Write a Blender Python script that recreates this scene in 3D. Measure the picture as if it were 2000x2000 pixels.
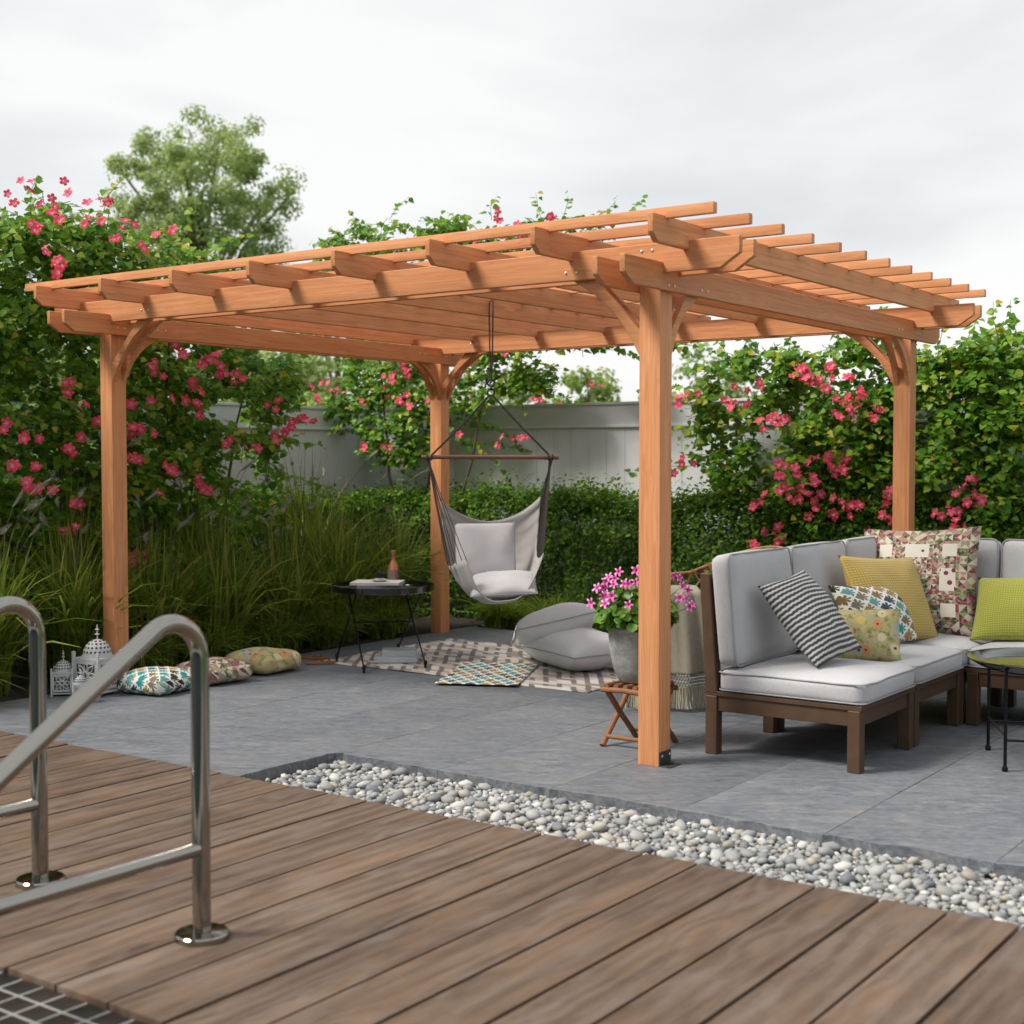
import bpy, bmesh, math, random
import numpy as np
from mathutils import Vector, Matrix, Euler, noise as mnoise

random.seed(7); RNG = np.random.default_rng(7)
for o in list(bpy.data.objects): bpy.data.objects.remove(o, do_unlink=True)
SC = bpy.context.scene
COL = SC.collection
R = math.radians
PI = math.pi

# ------------------------------------------------------------------ camera
CAM = np.array([3.008, -5.303, 1.3548]); YAW = R(35.634); PIT = R(2.188); LENS = 48.81
cam_d = bpy.data.cameras.new('camera'); cam = bpy.data.objects.new('camera', cam_d); COL.objects.link(cam)
cam.location = CAM; cam.rotation_euler = (PI / 2 - PIT, 0, YAW)
cam_d.lens = LENS; cam_d.sensor_width = 36; cam_d.clip_start = .05; cam_d.clip_end = 1500
cam_d.dof.use_dof = True; cam_d.dof.focus_distance = 7.4; cam_d.dof.aperture_fstop = 3.0; cam_d.dof.aperture_blades = 0
SC.camera = cam
FWD = np.array([-math.sin(YAW) * math.cos(PIT), math.cos(YAW) * math.cos(PIT), -math.sin(PIT)])
RGT = np.array([math.cos(YAW), math.sin(YAW), 0.]); UPV = np.cross(RGT, FWD); FPX = LENS / 36 * 2000
def at(x, y, ax, v):                       # photograph pixel (2000 px frame) met with the plane ax = v, or with depth v ('d')
    d = FWD + RGT * (x - 1000) / FPX - UPV * (y - 1000) / FPX
    if ax == 'd': return CAM + d * v
    i = 'xyz'.index(ax); return CAM + d * ((v - CAM[i]) / d[i])

# ------------------------------------------------------------------ sky and sun
SUN_AZ = np.array([-.64, -.77]); SUN_EL = R(50)
w = bpy.data.worlds.new('World'); SC.world = w; w.use_nodes = True
nt = w.node_tree; nt.nodes.clear()
wo = nt.nodes.new('ShaderNodeOutputWorld'); mx = nt.nodes.new('ShaderNodeMixShader')
b1 = nt.nodes.new('ShaderNodeBackground'); b2 = nt.nodes.new('ShaderNodeBackground')
sk = nt.nodes.new('ShaderNodeTexSky'); sk.sky_type = 'NISHITA'; sk.sun_disc = False
sk.sun_elevation = SUN_EL; sk.sun_rotation = math.atan2(SUN_AZ[0], SUN_AZ[1]) % (2 * PI)
nt.links.new(sk.outputs[0], b1.inputs[0]); b1.inputs[1].default_value = .12
tc = nt.nodes.new('ShaderNodeTexCoord'); mp = nt.nodes.new('ShaderNodeMapping')
mp.inputs['Scale'].default_value = (1.0, 1.0, 3.2); mp.inputs['Location'].default_value = (.4, .75, .3)
nz = nt.nodes.new('ShaderNodeTexNoise'); nz.inputs['Scale'].default_value = 2.3; nz.inputs['Detail'].default_value = 5; nz.inputs['Roughness'].default_value = .5
nz.inputs['Distortion'].default_value = .3
nt.links.new(tc.outputs['Generated'], mp.inputs[0]); nt.links.new(mp.outputs[0], nz.inputs[0])
cr = nt.nodes.new('ShaderNodeValToRGB'); cr.color_ramp.elements[0].position = .38; cr.color_ramp.elements[1].position = .60
cr.color_ramp.elements[0].color = (.635, .650, .660, 1); cr.color_ramp.elements[1].color = (.825, .820, .808, 1)
nt.links.new(nz.outputs[0], cr.inputs[0]); nt.links.new(cr.outputs[0], b2.inputs[0]); b2.inputs[1].default_value = 1.0
mx.inputs[0].default_value = .93
nt.links.new(b1.outputs[0], mx.inputs[1]); nt.links.new(b2.outputs[0], mx.inputs[2]); nt.links.new(mx.outputs[0], wo.inputs[0])
sd = bpy.data.lights.new('sun', 'SUN'); sd.energy = 4.0; sd.angle = R(17); sd.color = (1, .93, .82)
so = bpy.data.objects.new('sun', sd); COL.objects.link(so)
sdir = Vector((SUN_AZ[0] * math.cos(SUN_EL), SUN_AZ[1] * math.cos(SUN_EL), math.sin(SUN_EL)))
so.rotation_euler = sdir.to_track_quat('Z', 'Y').to_euler(); so.location = (-6, -8, 9)
vs = SC.view_settings; vs.view_transform = 'Standard'; vs.look = 'None'; vs.exposure = 0.30; vs.gamma = 1
try: vs.use_curve_mapping = False
except Exception: pass
SC.cycles.use_denoising = True
try: SC.cycles.denoiser = 'OPENIMAGEDENOISE'
except Exception: pass
SC.cycles.max_bounces = 6; SC.cycles.diffuse_bounces = 3; SC.cycles.glossy_bounces = 3; SC.cycles.transmission_bounces = 4; SC.cycles.transparent_max_bounces = 6; SC.cycles.use_adaptive_sampling = True; SC.cycles.adaptive_threshold = .025; SC.cycles.caustics_reflective = False; SC.cycles.caustics_refractive = False

# ------------------------------------------------------------------ object helpers
def O(name, me, mat=None, parent=None, loc=(0, 0, 0), rot=(0, 0, 0), kind=None):
    o = bpy.data.objects.new(name, me); COL.objects.link(o); o.location = loc; o.rotation_euler = rot
    if mat is not None and len(me.materials) == 0: me.materials.append(mat)
    if parent is not None: o.parent = parent
    if kind: o['kind'] = kind
    return o
def tag(o, label, cat, group=None):
    o['label'] = label; o['category'] = cat
    if group: o['group'] = group
    return o
def thing(name, label, cat, loc=(0, 0, 0), rz=0, group=None, rot=None):
    o = bpy.data.objects.new(name, None); COL.objects.link(o); o.location = loc
    o.rotation_euler = rot if rot is not None else (0, 0, rz); o.empty_display_size = .1
    return tag(o, label, cat, group)
def copy_tree(o, parent=None):
    c = o.copy(); COL.objects.link(c); c.parent = parent
    for ch in o.children: copy_tree(ch, c)
    return c
def finish(me, smooth=True, ang=38):
    if smooth:
        me.shade_smooth()
        if ang: me.set_sharp_from_angle(angle=R(ang))
    return me
def arr_mesh(name, V, F, attrs=None, uv=None, smooth=False):      # V (n,3); F (m,k), all faces of k corners
    V = np.asarray(V, np.float32); F = np.asarray(F, np.int32); m, k = F.shape
    me = bpy.data.meshes.new(name); me.vertices.add(len(V)); me.vertices.foreach_set('co', V.ravel())
    me.loops.add(m * k); me.loops.foreach_set('vertex_index', F.ravel())
    me.polygons.add(m); me.polygons.foreach_set('loop_start', np.arange(0, m * k, k, dtype=np.int32))
    try: me.polygons.foreach_set('loop_total', np.full(m, k, np.int32))
    except Exception: pass
    me.update(calc_edges=True)
    for an, av in (attrs or {}).items():
        a = me.attributes.new(an, 'FLOAT', 'POINT'); a.data.foreach_set('value', np.asarray(av, np.float32))
    if uv is not None:
        l = me.uv_layers.new(name='UVMap'); l.data.foreach_set('uv', np.asarray(uv, np.float32)[F.ravel()].ravel())
    if smooth: me.shade_smooth()
    return me

class MB:
    def __init__(s): s.v = []; s.f = []; s.uv = None
    def add(s, vs_, fs):
        n = len(s.v); s.v += [tuple(map(float, p)) for p in vs_]; s.f += [tuple(i + n for i in f) for f in fs]; return s
    def box(s, c, d, m=None):
        x, y, z = d[0] / 2, d[1] / 2, d[2] / 2
        P = [Vector(p) for p in ((-x, -y, -z), (x, -y, -z), (x, y, -z), (-x, y, -z), (-x, -y, z), (x, -y, z), (x, y, z), (-x, y, z))]
        if m is not None: P = [m @ p for p in P]
        return s.add([p + Vector(c) for p in P], [(3, 2, 1, 0), (4, 5, 6, 7), (0, 1, 5, 4), (1, 2, 6, 5), (2, 3, 7, 6), (3, 0, 4, 7)])
    def tube(s, pts, r, n=8, closed=False, cap=True):
        P = [Vector(p) for p in pts]; m = len(P); rr = r if hasattr(r, '__len__') else [r] * m
        vs_ = []; prev = None
        for i in range(m):
            if closed: t = P[(i + 1) % m] - P[i - 1]
            else: t = P[min(i + 1, m - 1)] - P[max(i - 1, 0)]
            if t.length < 1e-9: t = Vector((0, 0, 1))
            t.normalize()
            if prev is None:
                a = Vector((0, 0, 1)) if abs(t.z) < .9 else Vector((1, 0, 0)); u = a.cross(t).normalized()
            else:
                u = prev - t * prev.dot(t); u = u.normalized() if u.length > 1e-6 else t.orthogonal().normalized()
            prev = u; w_ = t.cross(u)
            for k in range(n):
                a = 2 * PI * k / n; vs_.append(P[i] + (u * math.cos(a) + w_ * math.sin(a)) * rr[i])
        fs = []
        for i in range(m if closed else m - 1):
            j = (i + 1) % m
            for k in range(n): fs.append((i * n + k, i * n + (k + 1) % n, j * n + (k + 1) % n, j * n + k))
        if cap and not closed: fs += [tuple(range(n - 1, -1, -1)), tuple((m - 1) * n + k for k in range(n))]
        return s.add(vs_, fs)
    def lathe(s, prof, n=24, c=(0, 0, 0), capb=True, capt=True):
        vs_ = []; m = len(prof)
        for (r, z) in prof:
            for k in range(n): a = 2 * PI * k / n; vs_.append((c[0] + r * math.cos(a), c[1] + r * math.sin(a), c[2] + z))
        fs = [(i * n + k, i * n + (k + 1) % n, (i + 1) * n + (k + 1) % n, (i + 1) * n + k) for i in range(m - 1) for k in range(n)]
        if capb: fs.append(tuple(range(n - 1, -1, -1)))
        if capt: fs.append(tuple((m - 1) * n + k for k in range(n)))
        return s.add(vs_, fs)
    def prism(s, poly, t, axis='y', o=0):            # outline in the plane across `axis`, thickness t from o
        n = len(poly)
        def p3(a, b, h): return {'y': (a, h, b), 'x': (h, a, b), 'z': (a, b, h)}[axis]
        return s.add([p3(a, b, o) for a, b in poly] + [p3(a, b, o + t) for a, b in poly],
                     [tuple(range(n)), tuple(range(2 * n - 1, n - 1, -1))] + [(i, n + i, n + (i + 1) % n, (i + 1) % n) for i in range(n)])
    def mesh(s, name='mesh', smooth=True, ang=38, bevel=0, seg=2):
        me = bpy.data.meshes.new(name); me.from_pydata(s.v, [], s.f)
        bm = bmesh.new(); bm.from_mesh(me); bmesh.ops.recalc_face_normals(bm, faces=bm.faces)
        if bevel: bmesh.ops.bevel(bm, geom=[e for e in bm.edges if e.calc_face_angle(0) > .3], offset=bevel, segments=seg, affect='EDGES', profile=.7)
        bm.to_mesh(me); bm.free(); me.update()
        return finish(me, smooth, ang)
    def build(s, name, mat, parent=None, loc=(0, 0, 0), rot=(0, 0, 0), **k): return O(name, s.mesh(name, **k), mat, parent, loc, rot)

# ------------------------------------------------------------------ material helper
class G:
    def __init__(s, name):
        s.m = bpy.data.materials.new(name); s.m.use_nodes = True; s.t = s.m.node_tree; s.t.nodes.clear()
        s.out = s.t.nodes.new('ShaderNodeOutputMaterial')
    def n(s, typ, ins=None, **pr):
        nd = s.t.nodes.new('ShaderNode' + typ)
        for k, v in pr.items(): setattr(nd, k, v)
        for k, v in (ins or {}).items(): s.put(nd.inputs[k], v)
        return nd
    def put(s, sock, v):
        if isinstance(v, bpy.types.NodeSocket): s.t.links.new(v, sock)
        elif v is not None:
            if hasattr(v, '__len__') and len(v) == 3 and sock.type == 'RGBA': v = (*v, 1)
            sock.default_value = v
    def ma(s, op, a, b=None, c=None):
        nd = s.n('Math', operation=op); s.put(nd.inputs[0], a)
        if b is not None: s.put(nd.inputs[1], b)
        if c is not None: s.put(nd.inputs[2], c)
        return nd.outputs[0]
    def vm(s, op, a, b=None):
        nd = s.n('VectorMath', operation=op); s.put(nd.inputs[0], a)
        if b is not None: s.put(nd.inputs[1], b)
        return nd.outputs['Value'] if op in ('LENGTH', 'DOT_PRODUCT', 'DISTANCE') else nd.outputs[0]
    def sep(s, v): nd = s.n('SeparateXYZ', {0: v}); return nd.outputs[0], nd.outputs[1], nd.outputs[2]
    def comb(s, x=0, y=0, z=0): return s.n('CombineXYZ', {0: x, 1: y, 2: z}).outputs[0]
    def obj(s, rnd=True):
        v = s.n('TexCoord').outputs['Object']
        if rnd:
            r = s.n('ObjectInfo').outputs['Random']
            v = s.vm('ADD', v, s.comb(s.ma('MULTIPLY', r, 37.), s.ma('MULTIPLY', r, 19.), s.ma('MULTIPLY', r, 53.)))
        return v
    def rnd(s): return s.n('ObjectInfo').outputs['Random']
    def pos(s): return s.n('NewGeometry').outputs['Position']
    def uv(s): return s.n('TexCoord').outputs['UV']
    def map(s, v, sc=(1, 1, 1), rot=(0, 0, 0), loc=(0, 0, 0)):
        return s.n('Mapping', {'Vector': v, 'Scale': sc, 'Rotation': rot, 'Location': loc}).outputs[0]
    def noise(s, v, sc=5, det=4, ro=.5, dis=0): return s.n('TexNoise', {'Vector': v, 'Scale': sc, 'Detail': det, 'Roughness': ro, 'Distortion': dis}).outputs[0]
    def vor(s, v, sc=5, feat='F1', out='Distance'): return s.n('TexVoronoi', {'Vector': v, 'Scale': sc}, feature=feat).outputs[out]
    def wn(s, v): return s.n('TexWhiteNoise', {'Vector': v}, noise_dimensions='3D').outputs['Value']
    def ramp(s, f, st, interp='LINEAR'):
        nd = s.n('ValToRGB', {0: f}); r = nd.color_ramp; r.interpolation = interp
        while len(r.elements) < len(st): r.elements.new(.5)
        for e, (p, c) in zip(r.elements, st): e.position = p; e.color = (*c, 1)
        return nd.outputs[0]
    def mix(s, f, a, b, bl='MIX'):
        nd = s.n('Mix', data_type='RGBA', blend_type=bl); s.put(nd.inputs[0], f); s.put(nd.inputs[6], a); s.put(nd.inputs[7], b); return nd.outputs[2]
    def attr(s, a): return s.n('Attribute', attribute_name=a).outputs['Fac']
    def bump(s, h, st=.3, d=.01): return s.n('Bump', {'Height': h, 'Strength': st, 'Distance': d}).outputs[0]
    def pbr(s, col, ro=.6, nrm=None, metal=0, spec=.4, sheen=0, trans=0, ior=1.45, coat=0):
        b = s.n('BsdfPrincipled'); s.put(b.inputs['Base Color'], col); s.put(b.inputs['Roughness'], ro); s.put(b.inputs['Metallic'], metal)
        s.put(b.inputs['Specular IOR Level'], spec); s.put(b.inputs['Sheen Weight'], sheen); s.put(b.inputs['Transmission Weight'], trans); s.put(b.inputs['IOR'], ior)
        s.put(b.inputs['Coat Weight'], coat)
        if nrm is not None: s.put(b.inputs['Normal'], nrm)
        s.t.links.new(b.outputs[0], s.out.inputs[0]); s.b = b; return s.m
    def leaf(s, col, tr=.35, ro=.45, spec=.35):
        s.pbr(col, ro, spec=spec)
        t = s.n('BsdfTranslucent', {'Color': s.mix(.5, col, (.25, .42, .03))}); m = s.n('MixShader', {0: tr})
        s.t.links.new(s.b.outputs[0], m.inputs[1]); s.t.links.new(t.outputs[0], m.inputs[2]); s.t.links.new(m.outputs[0], s.out.inputs[0]); return s.m

def mat_plain(name, col, ro=.5, metal=0, spec=.4, var=.12, sc=9, bump=0, coat=0):
    g = G(name); v = g.obj(); n = g.noise(v, sc, 5, .6)
    c = g.mix(n, tuple(x * (1 - var) for x in col), tuple(min(1, x * (1 + var)) for x in col))
    r = g.ma('MULTIPLY_ADD', n, .2, ro - .1)
    return g.pbr(c, r, g.bump(g.noise(v, sc * 8, 3), bump, .002) if bump else None, metal, spec, coat=coat)

def mat_cedar():
    g = G('cedar'); v = g.obj()
    warp = g.noise(g.map(v, (.7, 5, 5)), 1.5, 3)
    vw = g.vm('ADD', g.map(v, (1.2, 70, 70)), g.comb(0, g.ma('MULTIPLY', warp, 9.), g.ma('MULTIPLY', warp, 9.)))
    grain = g.noise(vw, 1.0, 5, .62); fine = g.noise(g.map(v, (6, 420, 420)), 1, 3, .6)
    f = g.ma('ADD', g.ma('MULTIPLY', grain, .75), g.ma('MULTIPLY', fine, .25))
    c = g.ramp(f, [(.32, (.47, .190, .078)), (.5, (.62, .270, .120)), (.68, (.72, .350, .175))])
    tint = g.ma('MULTIPLY_ADD', g.rnd(), .22, .86)
    c = g.mix(1, c, g.comb(tint, tint, tint), 'MULTIPLY')
    return g.pbr(c, g.ma('MULTIPLY_ADD', fine, .2, .42), g.bump(f, .25, .002), spec=.35)
def mat_deck():
    g = G('deck_wood'); v = g.obj()
    w1 = g.noise(g.map(v, (4, .55, 1)), 1.4, 2, .5); 
    kd = g.vor(g.map(v, (4.6, 1.7, 1)), 1.0)                     # knots: sparse cells stretched along the board
    kn = g.ramp(kd, [(.0, (1, 1, 1)), (.09, (.55, .55, .55)), (.34, (0, 0, 0))])
    x, y, z = g.sep(v)
    field = g.ma('ADD', g.ma('ADD', g.ma('MULTIPLY', x, 36.), g.ma('MULTIPLY', w1, 6.)), g.ma('MULTIPLY', kn, 5.))
    ring = g.ma('MULTIPLY_ADD', g.ma('SINE', g.ma('MULTIPLY', field, 2.6)), .5, .5)
    fine = g.noise(g.map(v, (230, 6, 1)), 1, 5, .7); big = g.noise(g.map(v, (8, 1.8, 1)), 1.2, 6, .62)
    f = g.ma('ADD', g.ma('MULTIPLY', ring, .12), g.ma('ADD', g.ma('MULTIPLY', fine, .42), g.ma('MULTIPLY', big, .46)))
    c = g.ramp(f, [(.30, (.070, .045, .032)), (.43, (.112, .075, .054)), (.54, (.150, .106, .079)), (.70, (.215, .165, .130))])
    core = g.ramp(kd, [(.0, (1, 1, 1)), (.045, (.8, .8, .8)), (.085, (0, 0, 0))])
    c = g.mix(g.ma('MULTIPLY', core, .75), c, (.030, .020, .017))
    c = g.mix(g.ma('MULTIPLY', g.ramp(g.noise(g.map(v, (5, 1.4, 1)), 2.1, 5, .65), [(.50, (0, 0, 0)), (.66, (1, 1, 1))]), .55), c, (.20, .165, .150))
    c = g.mix(g.ma('MULTIPLY', g.ramp(g.noise(g.map(v, (7, 2.2, 1)), 1.7, 5, .7), [(.54, (0, 0, 0)), (.66, (1, 1, 1))]), .35), c, (.066, .047, .040))
    c = g.mix(g.ma('MULTIPLY', g.ramp(g.noise(g.map(v, (6, 1.1, 1)), 1.3, 5, .6), [(.48, (0, 0, 0)), (.64, (1, 1, 1))]), .50), c, (.225, .142, .088))
    t = g.ma('MULTIPLY_ADD', g.rnd(), .20, .74); c = g.mix(1, c, g.comb(t, t, t), 'MULTIPLY')
    return g.pbr(c, g.ma('MULTIPLY_ADD', f, .3, .42), g.bump(f, .35, .003), spec=.3)
def mat_slate():
    g = G('slate'); v = g.obj()
    q = g.vm('ADD', g.map(v, (1, 1, 1), (0, 0, R(-30))), g.comb(0, g.ma('MULTIPLY', g.noise(v, 1.4, 4), .30), 0))
    st = g.noise(g.map(q, (4.0, 17, 12)), 1.5, 8, .66, .15); fine = g.noise(g.map(q, (22, 95, 60)), 1, 6, .75); big = g.noise(v, .9, 4)
    f = g.ma('ADD', g.ma('MULTIPLY', st, .34), g.ma('ADD', g.ma('MULTIPLY', fine, .54), g.ma('MULTIPLY', big, .14)))
    c = g.ramp(f, [(.37, (.052, .062, .080)), (.46, (.108, .122, .146)), (.54, (.158, .170, .190)), (.66, (.27, .272, .275))])
    c = g.mix(g.ma('MULTIPLY', g.ramp(g.noise(q, 2.2, 6, .65), [(.55, (0, 0, 0)), (.75, (1, 1, 1))]), .3), c, (.22, .195, .165))
    t = g.ma('MULTIPLY_ADD', g.rnd(), .14, .92); c = g.mix(1, c, g.comb(t, t, t), 'MULTIPLY')
    return g.pbr(c, g.ma('MULTIPLY_ADD', st, .25, .42), g.bump(f, .5, .006), spec=.35)
def weave(g, v, sc):
    n = g.noise(g.map(v, (sc * .10, sc * .42, sc * .10)), 1, 2); n2 = g.noise(g.map(v, (sc * .42, sc * .10, sc * .42)), 1, 2); n3 = g.noise(v, sc * .38, 2, .6)
    return g.ma('ADD', g.ma('MULTIPLY', n3, .4), g.ma('MULTIPLY', g.ma('ADD', n, n2), .3))
def mat_fabric(name, col, sc=900, con=.22, crease=.35):
    g = G(name); v = g.obj(); f = weave(g, v, sc); big = g.noise(v, 6, 4)
    f2 = g.ma('ADD', g.ma('MULTIPLY', f, .8), g.ma('MULTIPLY', big, .2))
    c = g.mix(f2, tuple(x * (1 - con * 1.6) for x in col), tuple(min(.9, x * (1 + con)) for x in col))
    h = g.ma('ADD', g.ma('MULTIPLY', f, .15), g.ma('MULTIPLY', g.noise(g.map(v, (1, 1, 1)), 7, 3, .5, .6), crease))
    return g.pbr(c, .9, g.bump(h, .6, .012), spec=.12, sheen=.15)
def mat_waffle(name, col):
    g = G(name); u = g.uv(); x, y, z = g.sep(u)
    wx = g.ma('ADD', x, g.ma('MULTIPLY', g.noise(u, 3, 2), .05))
    a = g.ma('ABSOLUTE', g.ma('SINE', g.ma('MULTIPLY', wx, 105.))); b = g.ma('ABSOLUTE', g.ma('SINE', g.ma('MULTIPLY', y, 105.)))
    h = g.ma('ADD', g.ma('MULTIPLY', g.ma('MULTIPLY', a, b), .7), g.ma('MULTIPLY', g.noise(u, 60, 3), .5))
    c = g.mix(h, tuple(x_ * .62 for x_ in col), tuple(min(.9, x_ * 1.22) for x_ in col))
    return g.pbr(c, .9, g.bump(h, .5, .006), spec=.1, sheen=.2)
def cloth_finish(g, c, h=None):
    b = g.ma('MULTIPLY', g.noise(g.uv(), 150, 3), .25); b = g.ma('ADD', b, g.ma('MULTIPLY', g.noise(g.uv(), 5, 3, .5, .5), .8))
    if h is not None: b = g.ma('ADD', b, g.ma('MULTIPLY', h, .4))
    return g.pbr(c, .88, g.bump(b, .4, .01), spec=.12, sheen=.1)
def mat_stripe():
    g = G('striped_cloth'); u = g.uv(); x, y, z = g.sep(u)
    ph = g.ma('ADD', g.ma('MULTIPLY', y, 120.), g.ma('ADD', g.ma('MULTIPLY', g.noise(u, 2.4, 2), 8.), g.ma('MULTIPLY', g.ma('SINE', g.ma('MULTIPLY', x, 95.)), .32)))
    s_ = g.ma('MULTIPLY_ADD', g.ma('SINE', ph), .5, .5)
    c = g.ramp(s_, [(.50, (.026, .030, .042)), (.70, (.56, .55, .53))]); c = g.mix(g.noise(u, 90, 2), c, g.mix(.25, c, (.3, .3, .3)))
    return cloth_finish(g, c, s_)
def leafcol(g, r): return g.ramp(r, [(0, (.02, .22, .24)), (.17, (.035, .055, .11)), (.33, (.19, .125, .055)), (.5, (.30, .20, .08)), (.64, (.03, .03, .028)), (.78, (.17, .155, .11)), (.9, (.10, .27, .26))], 'CONSTANT')
def mat_leafprint(name, sc=5, rot=45):
    g = G(name); p = g.vm('MULTIPLY', g.map(g.uv(), (1, 1, 1), (0, 0, R(rot))), (sc, sc, 0))
    cid = g.vm('FLOOR', p); l = g.vm('SUBTRACT', g.vm('FRACTION', p), (.5, .5, 0)); x, y, z = g.sep(l)
    r = g.wn(cid); ang = g.ma('ADD', g.ma('ARCTAN2', y, x), g.ma('MULTIPLY', g.ma('FLOOR', g.ma('MULTIPLY', r, 4.)), PI / 2))
    rad = g.vm('LENGTH', g.vm('ADD', l, (.12, .12, 0)))
    pet = g.ma('ABSOLUTE', g.ma('SINE', g.ma('MULTIPLY', ang, 3.5)))
    m = g.ma('LESS_THAN', rad, g.ma('MULTIPLY_ADD', pet, .42, .24))
    inb = g.ma('LESS_THAN', g.ma('MAXIMUM', g.ma('ABSOLUTE', x), g.ma('ABSOLUTE', y)), .44)
    c = g.mix(g.ma('MULTIPLY', m, inb), (.70, .69, .63), leafcol(g, g.wn(g.vm('ADD', cid, (3.3, 1.7, .5)))))
    return cloth_finish(g, c)
def patch(g, u, sc):
    p = g.vm('MULTIPLY', u, (sc, sc, 0)); cid = g.vm('FLOOR', p); x, y, z = g.sep(g.vm('FRACTION', p))
    t1 = g.ma('GREATER_THAN', g.ma('ADD', x, y), 1.); t2 = g.ma('GREATER_THAN', x, y)
    r = g.wn(g.vm('ADD', cid, g.comb(g.ma('MULTIPLY', t1, .31), g.ma('MULTIPLY', t2, .17), 0)))
    c = g.ramp(r, [(0, (.30, .060, .095)), (.12, (.16, .17, .07)), (.30, (.52, .46, .36)), (.44, (.055, .070, .05)), (.58, (.42, .23, .235)), (.68, (.27, .27, .16)), (.84, (.17, .03, .055)), (.91, (.58, .54, .46))], 'CONSTANT')
    n = g.noise(u, 40, 4, .7); return g.mix(g.ma('MULTIPLY', g.ma('GREATER_THAN', n, .56), .45), c, (.55, .47, .37))
def mat_patch(name, sc=6):
    g = G(name); return cloth_finish(g, patch(g, g.uv(), sc))
def mat_quilt():
    g = G('patchwork_quilt'); u = g.uv(); x, y, z = g.sep(g.vm('MULTIPLY', g.vm('SUBTRACT', u, (.5, .5, 0)), (2, 2, 0)))
    ax, ay = g.ma('ABSOLUTE', x), g.ma('ABSOLUTE', y); d = g.ma('MAXIMUM', ax, ay); mn = g.ma('MINIMUM', ax, ay)
    outer = patch(g, u, 14); inner = patch(g, u, 22)
    cream = (.66, .63, .56)
    fl = g.ma('LESS_THAN', g.vor(g.map(u, (1, 1, 1)), 13), .30)
    mid = g.mix(g.ma('MULTIPLY', fl, g.ma('LESS_THAN', mn, .26)), cream, (.24, .035, .07))
    mid = g.mix(g.ma('MULTIPLY', g.ma('GREATER_THAN', mn, .20), g.ma('LESS_THAN', mn, .42)), mid, inner)
    c = g.mix(g.ma('GREATER_THAN', d, .40), inner, mid); c = g.mix(g.ma('GREATER_THAN', d, .66), c, outer)
    return cloth_finish(g, c)
def mat_floral(name, sc=7):
    g = G(name); u = g.uv(); n = g.noise(u, 4, 3)
    v = g.n('TexVoronoi', {'Vector': g.vm('ADD', u, g.comb(g.ma('MULTIPLY', n, .05), 0, 0)), 'Scale': sc}, feature='F1')
    d, cc = v.outputs['Distance'], v.outputs['Color']; r = g.sep(cc)[0]
    base = g.ramp(g.noise(u, 9, 4, .7), [(.36, (.16, .19, .12)), (.46, (.40, .36, .15)), (.54, (.52, .42, .20)), (.64, (.30, .37, .32))])
    pet = g.ramp(r, [(0, (.62, .47, .14)), (.3, (.62, .27, .13)), (.5, (.42, .16, .12)), (.66, (.62, .56, .34)), (.85, (.33, .41, .38))], 'CONSTANT')
    c = g.mix(g.ma('LESS_THAN', d, .38), base, pet); c = g.mix(g.ma('LESS_THAN', d, .12), c, (.17, .035, .03))
    return cloth_finish(g, c)
def mat_rug():
    g = G('rug_weave'); u = g.uv(); x, y, z = g.sep(u)
    yy = g.ma('MULTIPLY', y, 26.); row = g.ma('FLOOR', yy); fy = g.ma('FRACT', yy)
    xx = g.ma('ADD', g.ma('MULTIPLY', x, 21.), g.ma('ADD', g.ma('MULTIPLY', row, .37), g.ma('MULTIPLY', fy, .45)))
    r = g.wn(g.comb(g.ma('FLOOR', xx), row, 3.1)); fx = g.ma('FRACT', xx)
    c = g.ramp(r, [(0, (.56, .51, .47)), (.30, (.40, .31, .26)), (.44, (.60, .56, .53)), (.66, (.50, .45, .42)), (.82, (.26, .175, .135)), (.91, (.24, .235, .25))], 'CONSTANT')
    dk = g.ma('MULTIPLY', g.ma('LESS_THAN', fx, .40), g.ma('GREATER_THAN', g.wn(g.comb(g.ma('FLOOR', xx), row, 8.3)), .35)); c = g.mix(g.ma('MULTIPLY', dk, .9), c, (.060, .058, .070))
    c = g.mix(g.noise(u, 120, 3), c, g.mix(.3, c, (.45, .42, .4)))
    return cloth_finish(g, c)

M = {}
M['cedar'] = mat_cedar(); M['deck'] = mat_deck(); M['slate'] = mat_slate()
M['sofa'] = mat_fabric('sofa_fabric', (.50, .502, .53), 800, .34, .3); M['linen'] = mat_fabric('grey_linen', (.56, .55, .575), 900, .24, .7)
M['linen_pale'] = mat_fabric('pale_linen', (.68, .67, .69), 900, .22, .8); M['canvas'] = mat_fabric('natural_canvas', (.43, .415, .41), 1600, .10, 1.0); M['throw'] = mat_fabric('throw_wool', (.40, .37, .29), 420, .4, .2)
M['walnut'] = mat_plain('walnut_stain', (.082, .047, .028), .45, var=.35, sc=14, bump=.2)
M['black'] = mat_plain('black_steel', (.012, .012, .014), .28, .6, .5, var=.1)
M['tray'] = mat_plain('black_lacquer', (.010, .010, .011), .10, .0, .6, var=.1, coat=.6)
M['rope'] = mat_plain('dark_rope', (.055, .045, .042), .85, var=.4, sc=160, bump=.8)
M['iron'] = mat_plain('dark_iron', (.035, .033, .042), .45, .7)
M['bar'] = mat_plain('stained_dowel', (.165, .085, .055), .45, var=.3, sc=20)
M['white_metal'] = mat_plain('white_metal', (.50, .51, .53), .5, 0, .4, var=.1)
M['terracotta'] = mat_plain('twig_wood', (.235, .105, .05), .7, var=.45, sc=40, bump=.7)
M['rattan'] = mat_plain('rattan', (.33, .17, .07), .5, var=.45, sc=30, bump=.3); M['binding'] = mat_plain('cane_binding', (.10, .045, .03), .6)
M['fringe'] = mat_plain('cream_fringe', (.52, .48, .38), .9, var=.3, sc=90)
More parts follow.
